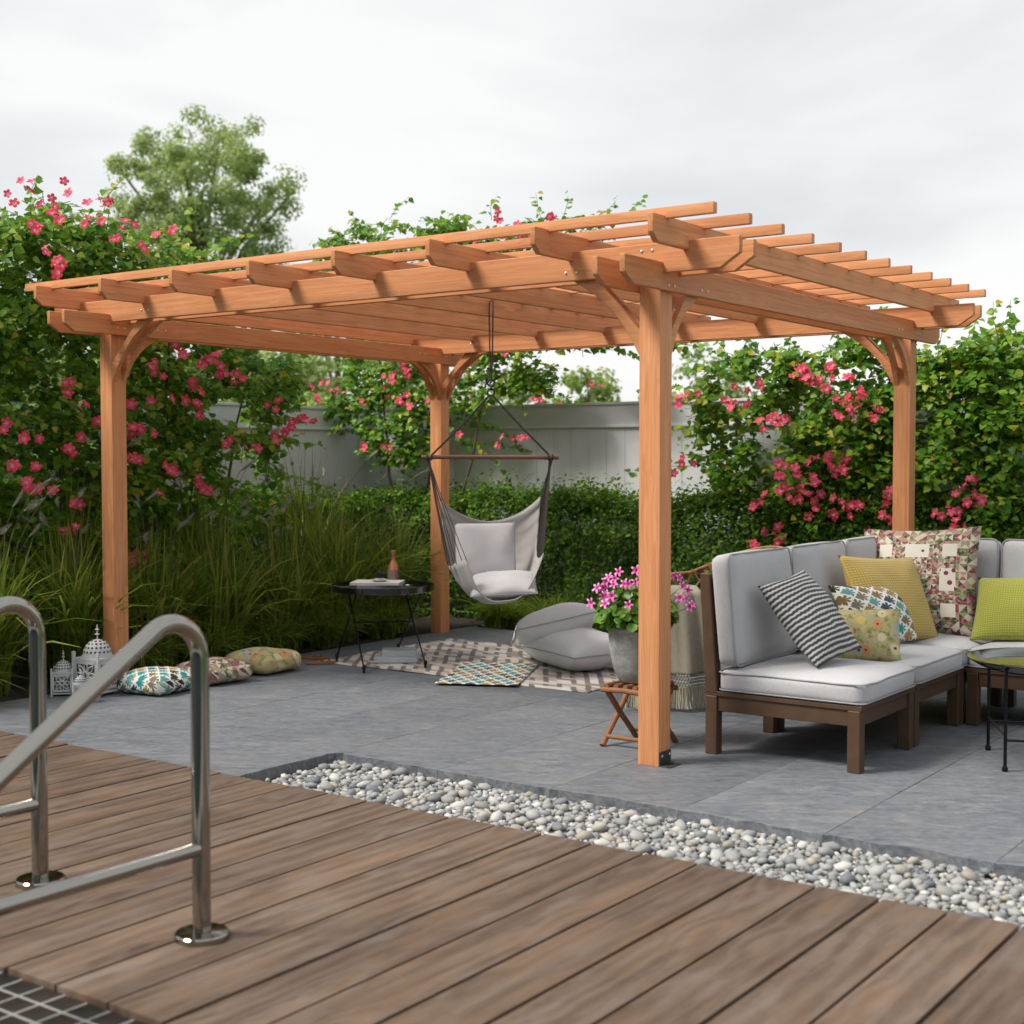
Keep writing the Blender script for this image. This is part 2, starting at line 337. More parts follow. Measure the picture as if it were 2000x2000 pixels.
M['soil'] = mat_plain('soil', (.035, .03, .024), .95, var=.6, sc=30, bump=1.0)
M['mortar'] = mat_plain('gravel_base', (.10, .10, .10), .95, var=.4, sc=40, bump=.6)
M['paper'] = mat_plain('paper', (.62, .60, .56), .8, var=.08, sc=90); M['bookgrey'] = mat_plain('book_grey', (.24, .26, .32), .6, var=.5, sc=60)
M['bookpale'] = mat_plain('book_pale', (.46, .50, .54), .6, var=.08, sc=10); M['white'] = mat_plain('glazed_white', (.58, .57, .57), .25, var=.05, coat=.4)
M['jar'] = mat_plain('black_ceramic', (.02, .02, .024), .3); M['leather'] = mat_plain('tan_leather', (.24, .105, .04), .6, var=.3, sc=30)
M['bark'] = mat_plain('bark', (.11, .08, .055), .9, var=.5, sc=25, bump=.8); M['twig'] = mat_plain('green_stem', (.085, .095, .035), .7, var=.4)
M['piping'] = mat_plain('grey_piping', (.33, .33, .355), .9, var=.1, sc=200); M['bolt'] = mat_plain('bright_zinc', (.75, .75, .73), .3, .6)
M['bracket'] = mat_plain('powder_coated_steel', (.05, .052, .055), .5, .3)
g = G('brushed_steel'); v = g.obj(); n_ = g.noise(g.map(v, (60, 60, 4)), 3, 3)
M['steel'] = g.pbr((.34, .325, .30), g.ma('MULTIPLY_ADD', n_, .04, .05), None, metal=1)
g = G('concrete_pot'); v = g.obj(); n1 = g.noise(v, 7, 6, .65); n2 = g.noise(v, 60, 4, .7); n3 = g.noise(g.map(v, (2, 2, 16)), 1.5, 4)
c = g.ramp(g.ma('ADD', g.ma('MULTIPLY', n1, .5), g.ma('ADD', g.ma('MULTIPLY', n2, .25), g.ma('MULTIPLY', n3, .25))), [(.36, (.16, .165, .17)), (.5, (.30, .305, .30)), (.66, (.52, .515, .49))])
M['pot'] = g.pbr(c, .8, g.bump(n2, .5, .004))
g = G('fence_paint'); v = g.obj(); n1 = g.noise(g.map(v, (6, 6, .7)), 3, 4)
M['fence'] = g.pbr(g.mix(n1, (.60, .615, .655), (.69, .705, .74)), .5, g.bump(g.noise(g.map(v, (90, 90, 2)), 1, 3), .1, .002), spec=.3)
g = G('pebble_stone'); v = g.obj(False); p = g.n('Attribute', attribute_name='rnd').outputs['Fac']
r_ = g.ma('FRACT', g.ma('ADD', p, g.rnd())); n1 = g.noise(g.vm('ADD', v, g.comb(r_, r_, 0)), 60, 4, .6)
c = g.ramp(r_, [(0, (.21, .225, .24)), (.2, (.38, .385, .38)), (.4, (.15, .17, .195)), (.55, (.50, .505, .50)), (.7, (.28, .29, .295)), (.85, (.37, .335, .275)), (.94, (.60, .60, .59))])
M['pebble'] = g.pbr(g.mix(n1, g.mix(.35, c, (.14, .14, .14)), c), .62, g.bump(n1, .3, .003))
g = G('pool_mosaic'); r_ = g.rnd(); n1 = g.noise(g.obj(), 14, 2)
M['tile'] = g.pbr(g.mix(g.ma('MULTIPLY', n1, r_), (.008, .010, .012), (.045, .026, .017)), .30, spec=.22)
M['grout'] = mat_plain('grout', (.25, .25, .24), .8, var=.12, sc=60)
M['water'] = mat_plain('pool_water', (.010, .022, .026), .35, spec=.15)
g = G('copper_bottle'); x, y, z = g.sep(g.n('TexCoord').outputs['Object']); a = g.ma('ARCTAN2', y, x)
st = g.ma('GREATER_THAN', g.ma('SINE', g.ma('MULTIPLY', a, 5.)), .1); cop = g.ma('MAXIMUM', g.ma('GREATER_THAN', z, .12), g.ma('MULTIPLY', st, g.ma('GREATER_THAN', z, .0)))
M['bottle'] = g.pbr(g.mix(cop, (.16, .19, .20), (.50, .20, .11)), g.ma('MULTIPLY_ADD', cop, .2, .12), metal=g.ma('MULTIPLY', cop, .6), spec=.6, coat=.4)
# foliage
def leafmat(name, stops, tr=.35, ro=.42, spec=.35):
    g = G(name); r = g.attr('rnd'); n = g.noise(g.pos(), 2.2, 2)
    f = g.ma('ADD', g.ma('MULTIPLY', r, .82), g.ma('MULTIPLY', n, .18)); return g.leaf(g.ramp(f, stops), tr, ro, spec)
M['vine'] = leafmat('vine_leaf', [(.08, (.040, .130, .014)), (.36, (.085, .235, .020)), (.58, (.165, .335, .028)), (.75, (.31, .43, .038)), (.90, (.50, .43, .05)), (.98, (.40, .18, .03))], .45)
M['hedge'] = leafmat('hedge_leaf', [(.1, (.022, .065, .010)), (.5, (.065, .160, .018)), (.8, (.145, .270, .028)), (.95, (.25, .36, .035))], .4, .5, .2)
M['grass'] = leafmat('grass_blade', [(.08, (.065, .110, .018)), (.42, (.135, .200, .030)), (.68, (.235, .29, .044)), (.86, (.40, .35, .09)), (.97, (.27, .14, .06))], .45, .5)
M['sedge'] = leafmat('sedge_blade', [(.1, (.085, .135, .02)), (.5, (.18, .25, .034)), (.9, (.31, .36, .06))], .45, .5)
M['plume'] = mat_plain('grass_plume', (.33, .31, .27), .95, var=.3, sc=60)
M['tree'] = leafmat('hazed_tree_leaf', [(.1, (.28, .34, .16)), (.5, (.40, .47, .22)), (.9, (.52, .57, .30))], .6, .55)  # leaf colours paled to put distance haze into them
M['tree2'] = leafmat('tree_leaf_bright', [(.1, (.19, .27, .08)), (.5, (.32, .40, .12)), (.9, (.44, .50, .17))], .5, .55)
M['potleaf'] = leafmat('pot_leaf', [(.1, (.045, .13, .016)), (.5, (.09, .235, .028)), (.9, (.19, .35, .045))], .35, .35, .4)
g = G('vine_petal'); r = g.attr('rad'); rr = g.rnd()
c = g.ramp(r, [(.0, (.55, .62, .35)), (.16, (.80, .62, .64)), (.36, (.74, .16, .26)), (.60, (.80, .045, .12)), (1, (.86, .075, .13))])
c = g.mix(g.ma('MULTIPLY', rr, .5), c, g.mix(.6, c, (.84, .16, .28))); g.leaf(c, .3, .5)
for nd in g.t.nodes:
    if nd.type == 'BSDF_TRANSLUCENT':
        for l in list(nd.inputs[0].links): g.t.links.remove(l)
        g.t.links.new(c, nd.inputs[0])
M['petal'] = g.m
g = G('pot_petal'); r = g.attr('rad'); M['pinkpetal'] = g.pbr(g.ramp(r, [(0, (.70, .06, .38)), (.35, (.80, .10, .48)), (.7, (.84, .28, .60)), (1, (.86, .42, .68))]), .5)
g = G('lawn'); n1 = g.noise(g.pos(), .6, 5); n2 = g.noise(g.pos(), 25, 3)
M['lawn'] = g.pbr(g.mix(n2, g.mix(n1, (.03, .07, .015), (.07, .12, .025)), (.05, .10, .02)), .9, g.bump(n2, .6, .03))
PAT = dict(stripe=mat_stripe(), leafp=mat_leafprint('leaf_print', 6, 40), leafmat=mat_leafprint('leaf_print_mat', 8, 45), leaffloor=mat_leafprint('leaf_print_floor', 7, 45),
           quilt=mat_quilt(), patch=mat_patch('patch_cloth', 9), floral=mat_floral('floral_cloth', 6), floralb=mat_floral('floral_cloth_big', 5),
           mustard=mat_waffle('mustard_waffle', (.47, .335, .095)), lime=mat_waffle('lime_waffle', (.35, .365, .070)), rug=mat_rug())

# ================================================================== THE SETTING
def struct(o, label=None):
    o['kind'] = 'structure'
    if label: o['label'] = label
    return o
gp = arr_mesh('ground', [(-300, -300, -.16), (300, -300, -.16), (300, 300, -.16), (-300, 300, -.16)], [(0, 1, 2, 3)])
struct(O('ground', gp, M['lawn']), 'green lawn stretching away beyond the garden fence')
def rough_sheet(x0, x1, y0, y1, z, st, amp):
    nx, ny = int((x1 - x0) / st) + 1, int((y1 - y0) / st) + 1
    X, Y = np.meshgrid(np.linspace(x0, x1, nx), np.linspace(y0, y1, ny)); Z = z + RNG.normal(0, amp, X.shape)
    V = np.stack([X, Y, Z], -1).reshape(-1, 3); I = np.arange(nx * ny).reshape(ny, nx)
    return V, np.stack([I[:-1, :-1], I[:-1, 1:], I[1:, 1:], I[1:, :-1]], -1).reshape(-1, 4)
Va, Fa = rough_sheet(-5.75, -3.80, -7, 4.52, -.015, .06, .012); Vb, Fb = rough_sheet(-3.80, 4.6, 3.61, 4.52, -.015, .06, .012)
struct(O('planting_bed', arr_mesh('planting_bed', np.vstack([Va, Vb]), np.vstack([Fa, Fb + len(Va)]), smooth=True), M['soil']), 'dark soil of the planting bed along the fence')

# --- patio of long slate slabs
SX = [-3.79, -3.16, -2.56, -1.96, -1.36, -.754, -.164, .434, 1.028, 1.638, 2.24, 2.84, 3.44, 4.04]
SY = [-.613, 1.20, 3.00, 3.60]
patio = MB().box((.125, 1.49, -.10), (7.83, 4.20, .10)).box((-2.575, -.93, -.10), (2.43, .62, .098)).build('patio', M['mortar'], smooth=False); struct(patio, 'grey slate patio under the pergola')
def slab_mesh(x0, x1, y0, y1, wf, wr):
    gap = .0006; x0 += gap; x1 -= gap; y0 += gap; y1 -= gap; P = []
    def edge(a, b, amp):
        n = max(2, int(math.dist(a, b) / .03)) if amp > .002 else 6
        dx, dy = (b[0] - a[0]), (b[1] - a[1]); L = math.hypot(dx, dy); nx, ny = -dy / L, dx / L
        for i in range(n):
            t = i / n; q = (a[0] + dx * t, a[1] + dy * t)
            d = amp * 1.9 * (mnoise.noise(Vector((q[0] * 4.7, q[1] * 4.7, 1.3))) + .25) + amp * .4 * mnoise.noise(Vector((q[0] * 25, q[1] * 25, 4.3)))
            if i == 0: d = 0
            P.append((q[0] + nx * abs(d), q[1] + ny * abs(d)))
    edge((x0, y0), (x1, y0), .020 if wf else .0012); edge((x1, y0), (x1, y1), .016 if wr else .0012)
    edge((x1, y1), (x0, y1), .0012); edge((x0, y1), (x0, y0), .0012)
    cx, cy = (x0 + x1) / 2, (y0 + y1) / 2
    return MB().prism([(a - cx, b - cy) for a, b in P], .05, 'z', -.05).mesh('slab', smooth=False, bevel=.0012, seg=1), (cx, cy)
def slab(x0, x1, y0, y1, wf=False, wr=False):
    me, (cx, cy) = slab_mesh(x0, x1, y0, y1, wf, wr)
    O('slab', me, M['slate'], patio, (cx, cy, RNG.uniform(-.0004, .0004)), (0, 0, 0))
for i in range(len(SX) - 1):
    for j in range(len(SY) - 1):
        if i < 3 and j == 0: slab(SX[i], SX[i + 1], -1.245, SY[1])
        else: slab(SX[i], SX[i + 1], SY[j], SY[j + 1], wf=(j == 0 and i >= 4))
    if i == 3: slab(SX[i], SX[i + 1], -1.245, SY[0], wr=True)

# --- pebble bed
bed = MB().box((1.42, -.93, -.115), (5.56, .66, .09)).build('pebble_bed', M['mortar'], smooth=False); struct(bed, 'strip of rounded grey pebbles between deck and patio')
def pebble_mesh(seed):
    bm = bmesh.new(); bmesh.ops.create_icosphere(bm, subdivisions=2 if seed < 0 else 1, radius=1); rs = np.random.default_rng(abs(seed) + 11); off = rs.uniform(0, 50, 3)
    for v in bm.verts: v.co *= 1 + .22 * mnoise.noise(Vector(v.co * .9) + Vector(off))
    V = np.array([v.co[:] for v in bm.verts]); F = np.array([[v.index for v in f.verts] for f in bm.faces]); bm.free(); return V, F
PEB = [pebble_mesh(i) for i in range(10)]
cells = {}; placed = []
sizes = np.sort(np.clip(RNG.lognormal(math.log(.0078), .54, 15500), .0042, .034))[::-1]
for a in sizes:
    for t in range(9):
        x, y = RNG.uniform(-1.335, 3.6), RNG.uniform(-1.25, -.605); ci, cj = int(x / .08), int(y / .08); ok = True
        for di in (-1, 0, 1):
            for dj in (-1, 0, 1):
                for (qx, qy, qa) in cells.get((ci + di, cj + dj), ()):
                    if (x - qx) ** 2 + (y - qy) ** 2 < (.78 * (a + qa)) ** 2: ok = False; break
                if not ok: break
            if not ok: break
        if ok:
            cells.setdefault((ci, cj), []).append((x, y, a)); placed.append((x, y, a)); break
def rotm(ax, ay, az): return np.array(Euler((ax, ay, az)).to_matrix())
peb_me = []
for i, (V, F) in enumerate(PEB):
    peb_me.append(arr_mesh('pebble', V, F, {'rnd': np.full(len(V), i / 10)}, smooth=True)); peb_me[-1].materials.append(M['pebble'])
bigs = sorted(range(len(placed)), key=lambda k: -placed[k][2] / np.linalg.norm(np.array([placed[k][0], placed[k][1], 0]) - CAM))[:300]; bigs = set(bigs)
PV, PF, PA = [], [], []; nv = 0
def add_peb(x, y, z, a):
    global nv
    V, F = PEB[RNG.integers(10)]; m = rotm(RNG.normal(0, .25), RNG.normal(0, .25), RNG.uniform(0, 6.28)) @ np.diag([a * RNG.uniform(1, 1.25), a * RNG.uniform(.75, 1), a * RNG.uniform(.5, .8)])
    PV.append(V @ m.T + (x, y, z)); PF.append(F + nv); PA.append(np.full(len(V), RNG.random())); nv += len(V)
for k, (x, y, a) in enumerate(placed):
    z = -.050 + a * .45 + RNG.normal(0, .003)
    if k in bigs:
        o = O('pebble', peb_me[RNG.integers(10)], None, bed, (x, y, z), (RNG.normal(0, .25), RNG.normal(0, .25), RNG.uniform(0, 6.28))); o.scale = (a * RNG.uniform(1, 1.25), a * RNG.uniform(.75, 1), a * RNG.uniform(.55, .8))
    else: add_peb(x, y, z, a)
for k in range(3800): add_peb(RNG.uniform(-1.34, 3.6), RNG.uniform(-1.25, -.605), -.058 + RNG.normal(0, .003), RNG.uniform(.008, .014))
O('small_pebbles', arr_mesh('small_pebbles', np.vstack(PV), np.vstack(PF), {'rnd': np.concatenate(PA)}, smooth=True), M['pebble'], bed, kind='stuff')

# --- deck of long boards, running away from the pool
deck = MB().box((-.2, -2.205, -.09), (9.2, 1.88, .12)).build('deck', M['soil'], smooth=False); struct(deck, 'brown timber deck beside the pool')
for k in range(-22, 20):
    x0 = .2446 + .2073 * k; y0, y1 = -3.152, -1.257
    me = MB().box((0, 0, -.0135), (.2073 - .0118, y1 - y0, .027)).mesh('plank', bevel=.0018, seg=2, ang=60)
    O('plank', me, M['deck'], deck, (x0 + .1037, (y0 + y1) / 2 + RNG.normal(0, .0015), .02 + RNG.normal(0, .0011)), (0, RNG.normal(0, .0035), RNG.normal(0, .0006)))
# --- pool edge of dark mosaic tiles
pool = MB().box((-.2, -3.62, -.022), (9.2, .92, .06)).build('pool_edge', M['grout'], smooth=False); struct(pool, 'dark mosaic tiled pool edge at the foot of the deck')
tme = MB().box((0, 0, 0), (.0775, .0665, .012)).mesh('tile', bevel=.0018, seg=2)
tiles = []
for j in range(7):
    for i in range(-22, 16):
        tiles.append((.045 + .0885 * i, -3.195 - .0775 * j))
for (x, y) in tiles: O('tile', tme, M['tile'], pool, (x, y, .0036), (RNG.normal(0, .006), RNG.normal(0, .006), 0))
struct(O('water', arr_mesh('water', [(-6, -30, -.10), (6, -30, -.10), (6, -4.08, -.10), (-6, -4.08, -.10)], [(0, 1, 2, 3)]), M['water']), 'still pool water')

# --- fences
def fence(name, label, length, loc, rz, seed):
    t = thing(name, label, 'fence', loc, rz); n = int(math.ceil(length / .1785))
    bme = MB().box((0, 0, .83), (.1783, .022, 1.66)).mesh('board', bevel=.005, seg=1, ang=20)
    for i in range(n): O('board', bme, M['fence'], t, (.09 + .1785 * i, RNG.normal(0, .0008), 0))
    MB().box((length / 2, 0, 1.742), (length, .045, .172)).build('top_rail', M['fence'], t, bevel=.006)
    MB().box((length / 2, 0, 1.838), (length, .075, .022)).build('cap', M['fence'], t, bevel=.004)
    MB().box((length / 2, -.006, 1.648), (length, .058, .022)).build('rail_moulding', M['fence'], t, bevel=.006)
    return t
fence('garden_fence', 'grey board fence along the back of the garden behind the hedge', 11.0, (-5.80, 4.62, -.02), 0, 1)
fence('garden_fence', 'grey board fence running along the left side behind the flowering vine', 9.45, (-5.80, -4.8, -.02), R(90), 2)

# ================================================================== PERGOLA
W, T, LX, LY = .105, .0285, 3.7005, 3.1115
perg = thing('pergola', 'open cedar pergola with slatted roof standing over the patio', 'pergola')
pme = MB().box((0, 0, 0), (2.20, W, W)).mesh('post', bevel=.004, seg=2, ang=50)
POSTS = [(0, 0), (-LX, 0), (-LX, LY), (0, LY)]
for (px, py) in POSTS: O('post', pme, M['cedar'], perg, (px - W / 2, py + W / 2, 1.10), (0, -PI / 2, 0))
def member(name, L, z0, z1, th, v, c, loc, rz, bev=.0025):
    P = [(-L / 2, z1), (-L / 2, z1 - v), (-L / 2 + c, z0), (L / 2 - c, z0), (L / 2, z1 - v), (L / 2, z1)]
    me = MB().prism(P, th, 'y', -th / 2).mesh(name, bevel=bev, seg=1, ang=30)
    return O(name, me, M['cedar'], perg, loc, (0, 0, rz))
ylen = LY + W + .69; ymid = (LY + W) / 2; xmid = (-LX - W) / 2; xlen = LX + W + .785
for x in (T / 2 + .0005, -W - T / 2, -LX + T / 2 + .0005, -LX - W - T / 2): member('lower_beam', ylen, 2.086, 2.204, T, .074, .068, (x, ymid, 0), R(90))
for y in (-T / 2, W + T / 2, LY - T / 2, LY + W + T / 2): member('upper_beam', xlen, 2.158, 2.287, T, .070, .092, (xmid, y, 0), 0)
for k in range(8): member('rafter', LY + W + .67, 2.246, 2.361, T, .076, .042, (.1545 - T / 2 - .5858 * (7 - k), ymid + .002, 0), R(90))
sme = MB().box((0, 0, 0), (4.575, .034, .046)).mesh('slat', bevel=.005, seg=2, ang=40)
for k in range(12): O('slat', sme, M['cedar'], perg, (-1.9125, -.215 + .3255 * k, 2.374))
def brace(dx, dy, px, py, top, zt, zl):
    for s in (0, 1):
        P = [(-.002, zl), (-.002, zl + .118), (.232 if top else .135, zt), (.350 if top else .262, zt)]
        a, b = P[3], P[0]
        for i in range(1, 10):
            t = i / 10; mx_, mz = a[0] + (b[0] - a[0]) * t, a[1] + (b[1] - a[1]) * t; k = .045 * math.sin(PI * t)
            P.append((mx_ - k * .70, mz + k * .70))
        me = MB().prism(P, T, 'y', -T / 2).mesh('brace', bevel=.002, seg=1, ang=30)
        rz = math.atan2(dy, dx)
        if dx: loc = (px if dx > 0 else px - W, py + (T / 2 + .0015 if s == 0 else W - T / 2 - .0015), 0)
        else: loc = (px - (T / 2 + .0015 if s == 0 else W - T / 2 - .0015), py + W if dy > 0 else py, 0)
        O('brace', me, M['cedar'], perg, loc, (0, 0, rz))
for (px, py), (dx, dy) in zip(POSTS, ((-1, 1), (1, 1), (1, -1), (-1, -1))):
    brace(dx, 0, px, py, True, 2.160, 1.803); brace(0, dy, px, py, False, 2.090, 1.803)
bm_ = MB().lathe([(.006, 0), (.006, .003), (.003, .005)], 10).mesh('bolt')
def bolts(L, ax, v):
    rot = {'y': (PI / 2, 0, 0), 'x': (0, PI / 2, 0)}[ax]
    for q in L: p = at(q[0], q[1], ax, v); O('bolt', bm_, M['bolt'], perg, tuple(p), rot)
bolts([(1105, 534), (1126, 533), (1253, 491), (1274, 489), (276, 606), (290, 605)], 'y', -T)
bolts([(1306, 557), (1317, 559), (1370, 567.6), (1382, 570), (1755.8, 642.7), (1762, 644), (1791, 651), (1796, 652.5)], 'x', T + .001)
bolts([(228.7, 640), (242.6, 641.8), (308, 645.5), (323, 646.6), (820, 691), (830, 692), (870.7, 697), (878.7, 698)], 'x', -LX + T + .001)
bolts([(919, 671.7), (931.5, 671.7)], 'y', LY - T)
br = MB().box((.0035, .052, .032), (.004, .098, .062)).box((.028, .052, .002), (.056, .098, .004)).box((.03, .06, .010), (.016, .016, .014)).build('post_bracket', M['bracket'], perg, (0.001, 0, .001), bevel=.001, seg=1)
for k in range(2): O('bolt', bm_, M['bolt'], perg, (.0055, .02 + .066 * k, .045), (0, PI / 2, 0))

# ================================================================== SOFT GOODS
def pillow_mesh(w_, h_, t, n=22, pinch=.07, sag=0, seed=0, wr=.012, puff=.55, yscale=1):
    """square cushion lying in local XY, front face towards +Z"""
    rs = np.random.default_rng(seed); off = rs.uniform(0, 40, 3)
    u = np.linspace(-1, 1, n + 1); U_, V_ = np.meshgrid(u, u)
    px = U_ * (1 - pinch * (1 - np.abs(V_) ** 2) * np.abs(U_) ** 3); py = V_ * (1 - pinch * (1 - np.abs(U_) ** 2) * np.abs(V_) ** 3)
    th = np.clip((1 - U_ ** 2) * (1 - V_ ** 2), 0, 1) ** puff
    X, Y = px * w_ / 2, py * h_ / 2
    def wrk(x, y, z, k): return mnoise.noise(Vector((x * k + off[0], y * k + off[1], z + off[2])))
    vw = np.vectorize(lambda x, y, z: wrk(x, y, z, 4.5) + .55 * wrk(x, y, z, 11))
    r = np.sqrt(U_ ** 2 + V_ ** 2); ang = np.arctan2(V_, U_)
    fold = .5 * np.sin(ang * 4 + off[0]) * np.clip(np.abs(U_ * V_), 0, 1)
    top = t / 2 * th + wr * (vw(X, Y, 0) + fold) * np.clip(th * 2, 0, 1); bot = -t / 2 * th + wr * vw(X, Y, 7) * np.clip(th * 2, 0, 1)
    if sag: top -= sag * (X / (w_ / 2)) ** 2 * 0; 
    N = n + 1; I = np.arange(N * N).reshape(N, N)
    Vt = np.stack([X, Y, top], -1).reshape(-1, 3); Vb_ = np.stack([X, Y, bot], -1).reshape(-1, 3)
    edge = (np.abs(U_) > .999) | (np.abs(V_) > .999); m = I + N * N; m = np.where(edge, I, m)
    F = np.vstack([np.stack([I[:-1, :-1], I[:-1, 1:], I[1:, 1:], I[1:, :-1]], -1).reshape(-1, 4), np.stack([m[:-1, :-1], m[1:, :-1], m[1:, 1:], m[:-1, 1:]], -1).reshape(-1, 4)])
    V = np.vstack([Vt, Vb_]); uv = np.vstack([np.stack([U_ * .5 + .5, (V_ * .5 + .5) * yscale], -1).reshape(-1, 2)] * 2)
    me = arr_mesh('pillow', V, F, uv=uv, smooth=True)
    seam = [(X[0, i], Y[0, i], 0) for i in range(N)] + [(X[i, -1], Y[i, -1], 0) for i in range(1, N)] + [(X[-1, i], Y[-1, i], 0) for i in range(N - 2, -1, -1)] + [(X[i, 0], Y[i, 0], 0) for i in range(N - 2, 0, -1)]
    return me, seam
def frame3(o, xdir, ydir):
    x = Vector(xdir).normalized(); z = x.cross(Vector(ydir)).normalized(); y = z.cross(x)
    return Matrix(((x[0], y[0], z[0], o[0]), (x[1], y[1], z[1], o[1]), (x[2], y[2], z[2], o[2]), (0, 0, 0, 1)))
def pillow(name, label, TL, TR, BL, t, mat, seed=0, seam=None, group=None, size=None, **k):
    """corners given as photograph pixels met with a plane of the room"""
    a, b, c = (Vector(at(*q)) for q in (TL, TR, BL)); xd = b - a; yd = a - c; wd, hd = xd.length, yd.length
    ctr = a + xd / 2 - yd / 2
    if size: wd, hd = size
    me, sm = pillow_mesh(wd, hd, t, seed=seed, **k); o = O(name, me, mat); o.matrix_world = frame3(ctr, xd, yd)
    tag(o, label, 'cushion', group)
    if seam: MB().tube(sm, seam[1], 5, closed=True).build('piping', seam[0], o)
    return o
def pillow_xyz(name, label, ctr, xd, yd, w_, h_, t, mat, seed=0, seam=None, group=None, **k):
    me, sm = pillow_mesh(w_, h_, t, seed=seed, **k); o = O(name, me, mat); o.matrix_world = frame3(ctr, xd, yd); tag(o, label, 'cushion', group)
    if seam: MB().tube(sm, seam[1], 5, closed=True).build('piping', seam[0], o)
    return o
def boxcushion_mesh(sx, sy, sz, r, crown, seed=0, n=14, amp=.004):
    rs = np.random.default_rng(seed); off = rs.uniform(0, 30, 3); bm = bmesh.new(); bmesh.ops.create_cube(bm, size=2)
    bmesh.ops.subdivide_edges(bm, edges=bm.edges[:], cuts=n, use_grid_fill=True); H = Vector((sx / 2, sy / 2, sz / 2))
    for v in bm.verts:
        u = v.co.copy(); p = Vector((u.x * H.x, u.y * H.y, u.z * H.z))
        q = Vector([max(-H[i] + r, min(H[i] - r, p[i])) for i in range(3)]); d = p - q
        if d.length > 1e-9: p = q + d.normalized() * r * min(1, d.length / r) if d.length <= r else q + d.normalized() * r
        cz = (1 - u.x ** 2) * (1 - u.y ** 2)
        p.z += (crown * cz if u.z > 0 else 0) * max(0, u.z)
        e = amp * mnoise.noise(Vector((p.x * 9, p.y * 9, p.z * 9)) + Vector(off))
        p.z += e * (1 if u.z > .2 else 0); p.y += e * .7 * (1 - abs(u.z)) * (1 if abs(u.y) > .9 else 0)
        bulge = .010 * (1 - u.z ** 2); 
        if abs(u.x) > .98: p.x += math.copysign(bulge * (1 - u.y ** 2), u.x)
        if abs(u.y) > .98: p.y += math.copysign(bulge * (1 - u.x ** 2), u.y)
        v.co = p
    me = bpy.data.meshes.new('cushion'); bm.to_mesh(me); bm.free(); me.shade_smooth(); return me
def rrect(sx, sy, z, r, n=5, amp=.0, seed=0):
    P = []
    for cx, cy, a0 in ((1, 1, 0), (-1, 1, 90), (-1, -1, 180), (1, -1, 270)):
        for i in range(n): a = R(a0 + 90 * i / (n - 1)); P.append((cx * (sx / 2 - r) + r * math.cos(a), cy * (sy / 2 - r) + r * math.sin(a), z))
    Q = []
    for i in range(len(P)):
        a, b = Vector(P[i]), Vector(P[(i + 1) % len(P)]); k = max(1, int((b - a).length / .05))
        for j in range(k):
            p = a.lerp(b, j / k); p.z += amp * mnoise.noise(Vector((p.x * 8 + seed, p.y * 8, seed))); Q.append(tuple(p))
    return Q
def box_cushion(name, parent, c, s, r=.028, crown=.02, seed=0, rot=(0, 0, 0), lower=True):
    o = O(name, boxcushion_mesh(*s, r, crown, seed), M['sofa'], parent, c, rot); mb = MB()
    mb.tube(rrect(s[0] + .004, s[1] + .004, s[2] / 2 - r * .45, r, amp=.006, seed=seed), .0042, 6, closed=True)
    if lower: mb.tube(rrect(s[0] + .004, s[1] + .004, -s[2] / 2 + r * .45, r), .0038, 6, closed=True)
    mb.build('piping', M['piping'], o); return o

# ================================================================== SOFA
def sofa_module(label, x0, x1, y0, y1, backs, seed):
    t = thing('sofa_section', label, 'sofa', ((x0 + x1) / 2, (y0 + y1) / 2, 0), group='sectional sofa'); sx, sy = x1 - x0, y1 - y0
    lw = .058; lme = MB().box((0, 0, .135), (lw, lw, .27)).mesh('leg', bevel=.003, seg=1, ang=30)
    for ix in (-1, 1):
        for iy in (-1, 1): O('leg', lme, M['walnut'], t, (ix * (sx / 2 - lw / 2 - .001), iy * (sy / 2 - lw / 2 - .001), 0))
    for iy in (-1, 1): MB().box((0, iy * (sy / 2 - .024), .2365), (sx - 2 * lw - .004, .026, .072)).build('apron', M['walnut'], t, bevel=.002, seg=1, ang=30)
    for ix in (-1, 1): MB().box((ix * (sx / 2 - .024), 0, .2365), (.026, sy - 2 * lw - .004, .072)).build('apron', M['walnut'], t, bevel=.002, seg=1, ang=30)
    MB().box((0, 0, .2810), (sx + .010, sy - .006, .021)).build('seat_base', M['walnut'], t, bevel=.002, seg=1, ang=30)
    box_cushion('seat_cushion', t, (.038 if 'x' in backs else 0, 0, .3415), (sx - (.052 if 'x' in backs else .006), sy - .006, .110), .034, .026, seed)
    if 'x' in backs:
        for iy in (-1, 1):
            MB().prism([(-.028, .285), (.030, .285), (-.012, .83), (-.060, .83)], lw, 'y', -lw / 2).build('back_post', M['walnut'], t, (-sx / 2 + .029, iy * (sy / 2 - lw / 2 - .001), 0), bevel=.003, seg=1, ang=30)
        box_cushion('back_cushion', t, (-sx / 2 + .092, 0, .662), (.505, sy - .008, .115), .034, .012, seed + 1, (0, -R(90) + R(-5.5) + R(180), 0), False)
    if 'y' in backs:
        for ix in (-1, 1): MB().box((ix * (sx / 2 - lw / 2 - .001), sy / 2 - lw / 2 + .01, .55), (lw, lw * .8, .53)).build('back_post', M['walnut'], t, bevel=.003, seg=1, ang=30)
        x_off = .05 if 'x' in backs else 0
        box_cushion('back_cushion', t, (x_off, sy / 2 - .092, .662), (sx - .008 - 2 * x_off, .505, .115), .034, .012, seed + 2, (R(90) - R(5.5), 0, 0), False)
    return t
sofa_module('near end section of the grey cushioned sofa, beside the front pergola post', .03, .775, .375, 1.045, 'x', 3)
sofa_module('middle section of the grey sofa with the leaf print cushion on it', .03, .775, 1.06, 1.745, 'x', 6)
sofa_module('corner section of the grey sofa holding the patchwork cushion', .03, .775, 1.76, 2.46, 'xy', 9)
sofa_module('grey sofa section to the right of the corner, with the lime cushion', .79, 1.50, 1.76, 2.46, 'y', 12)
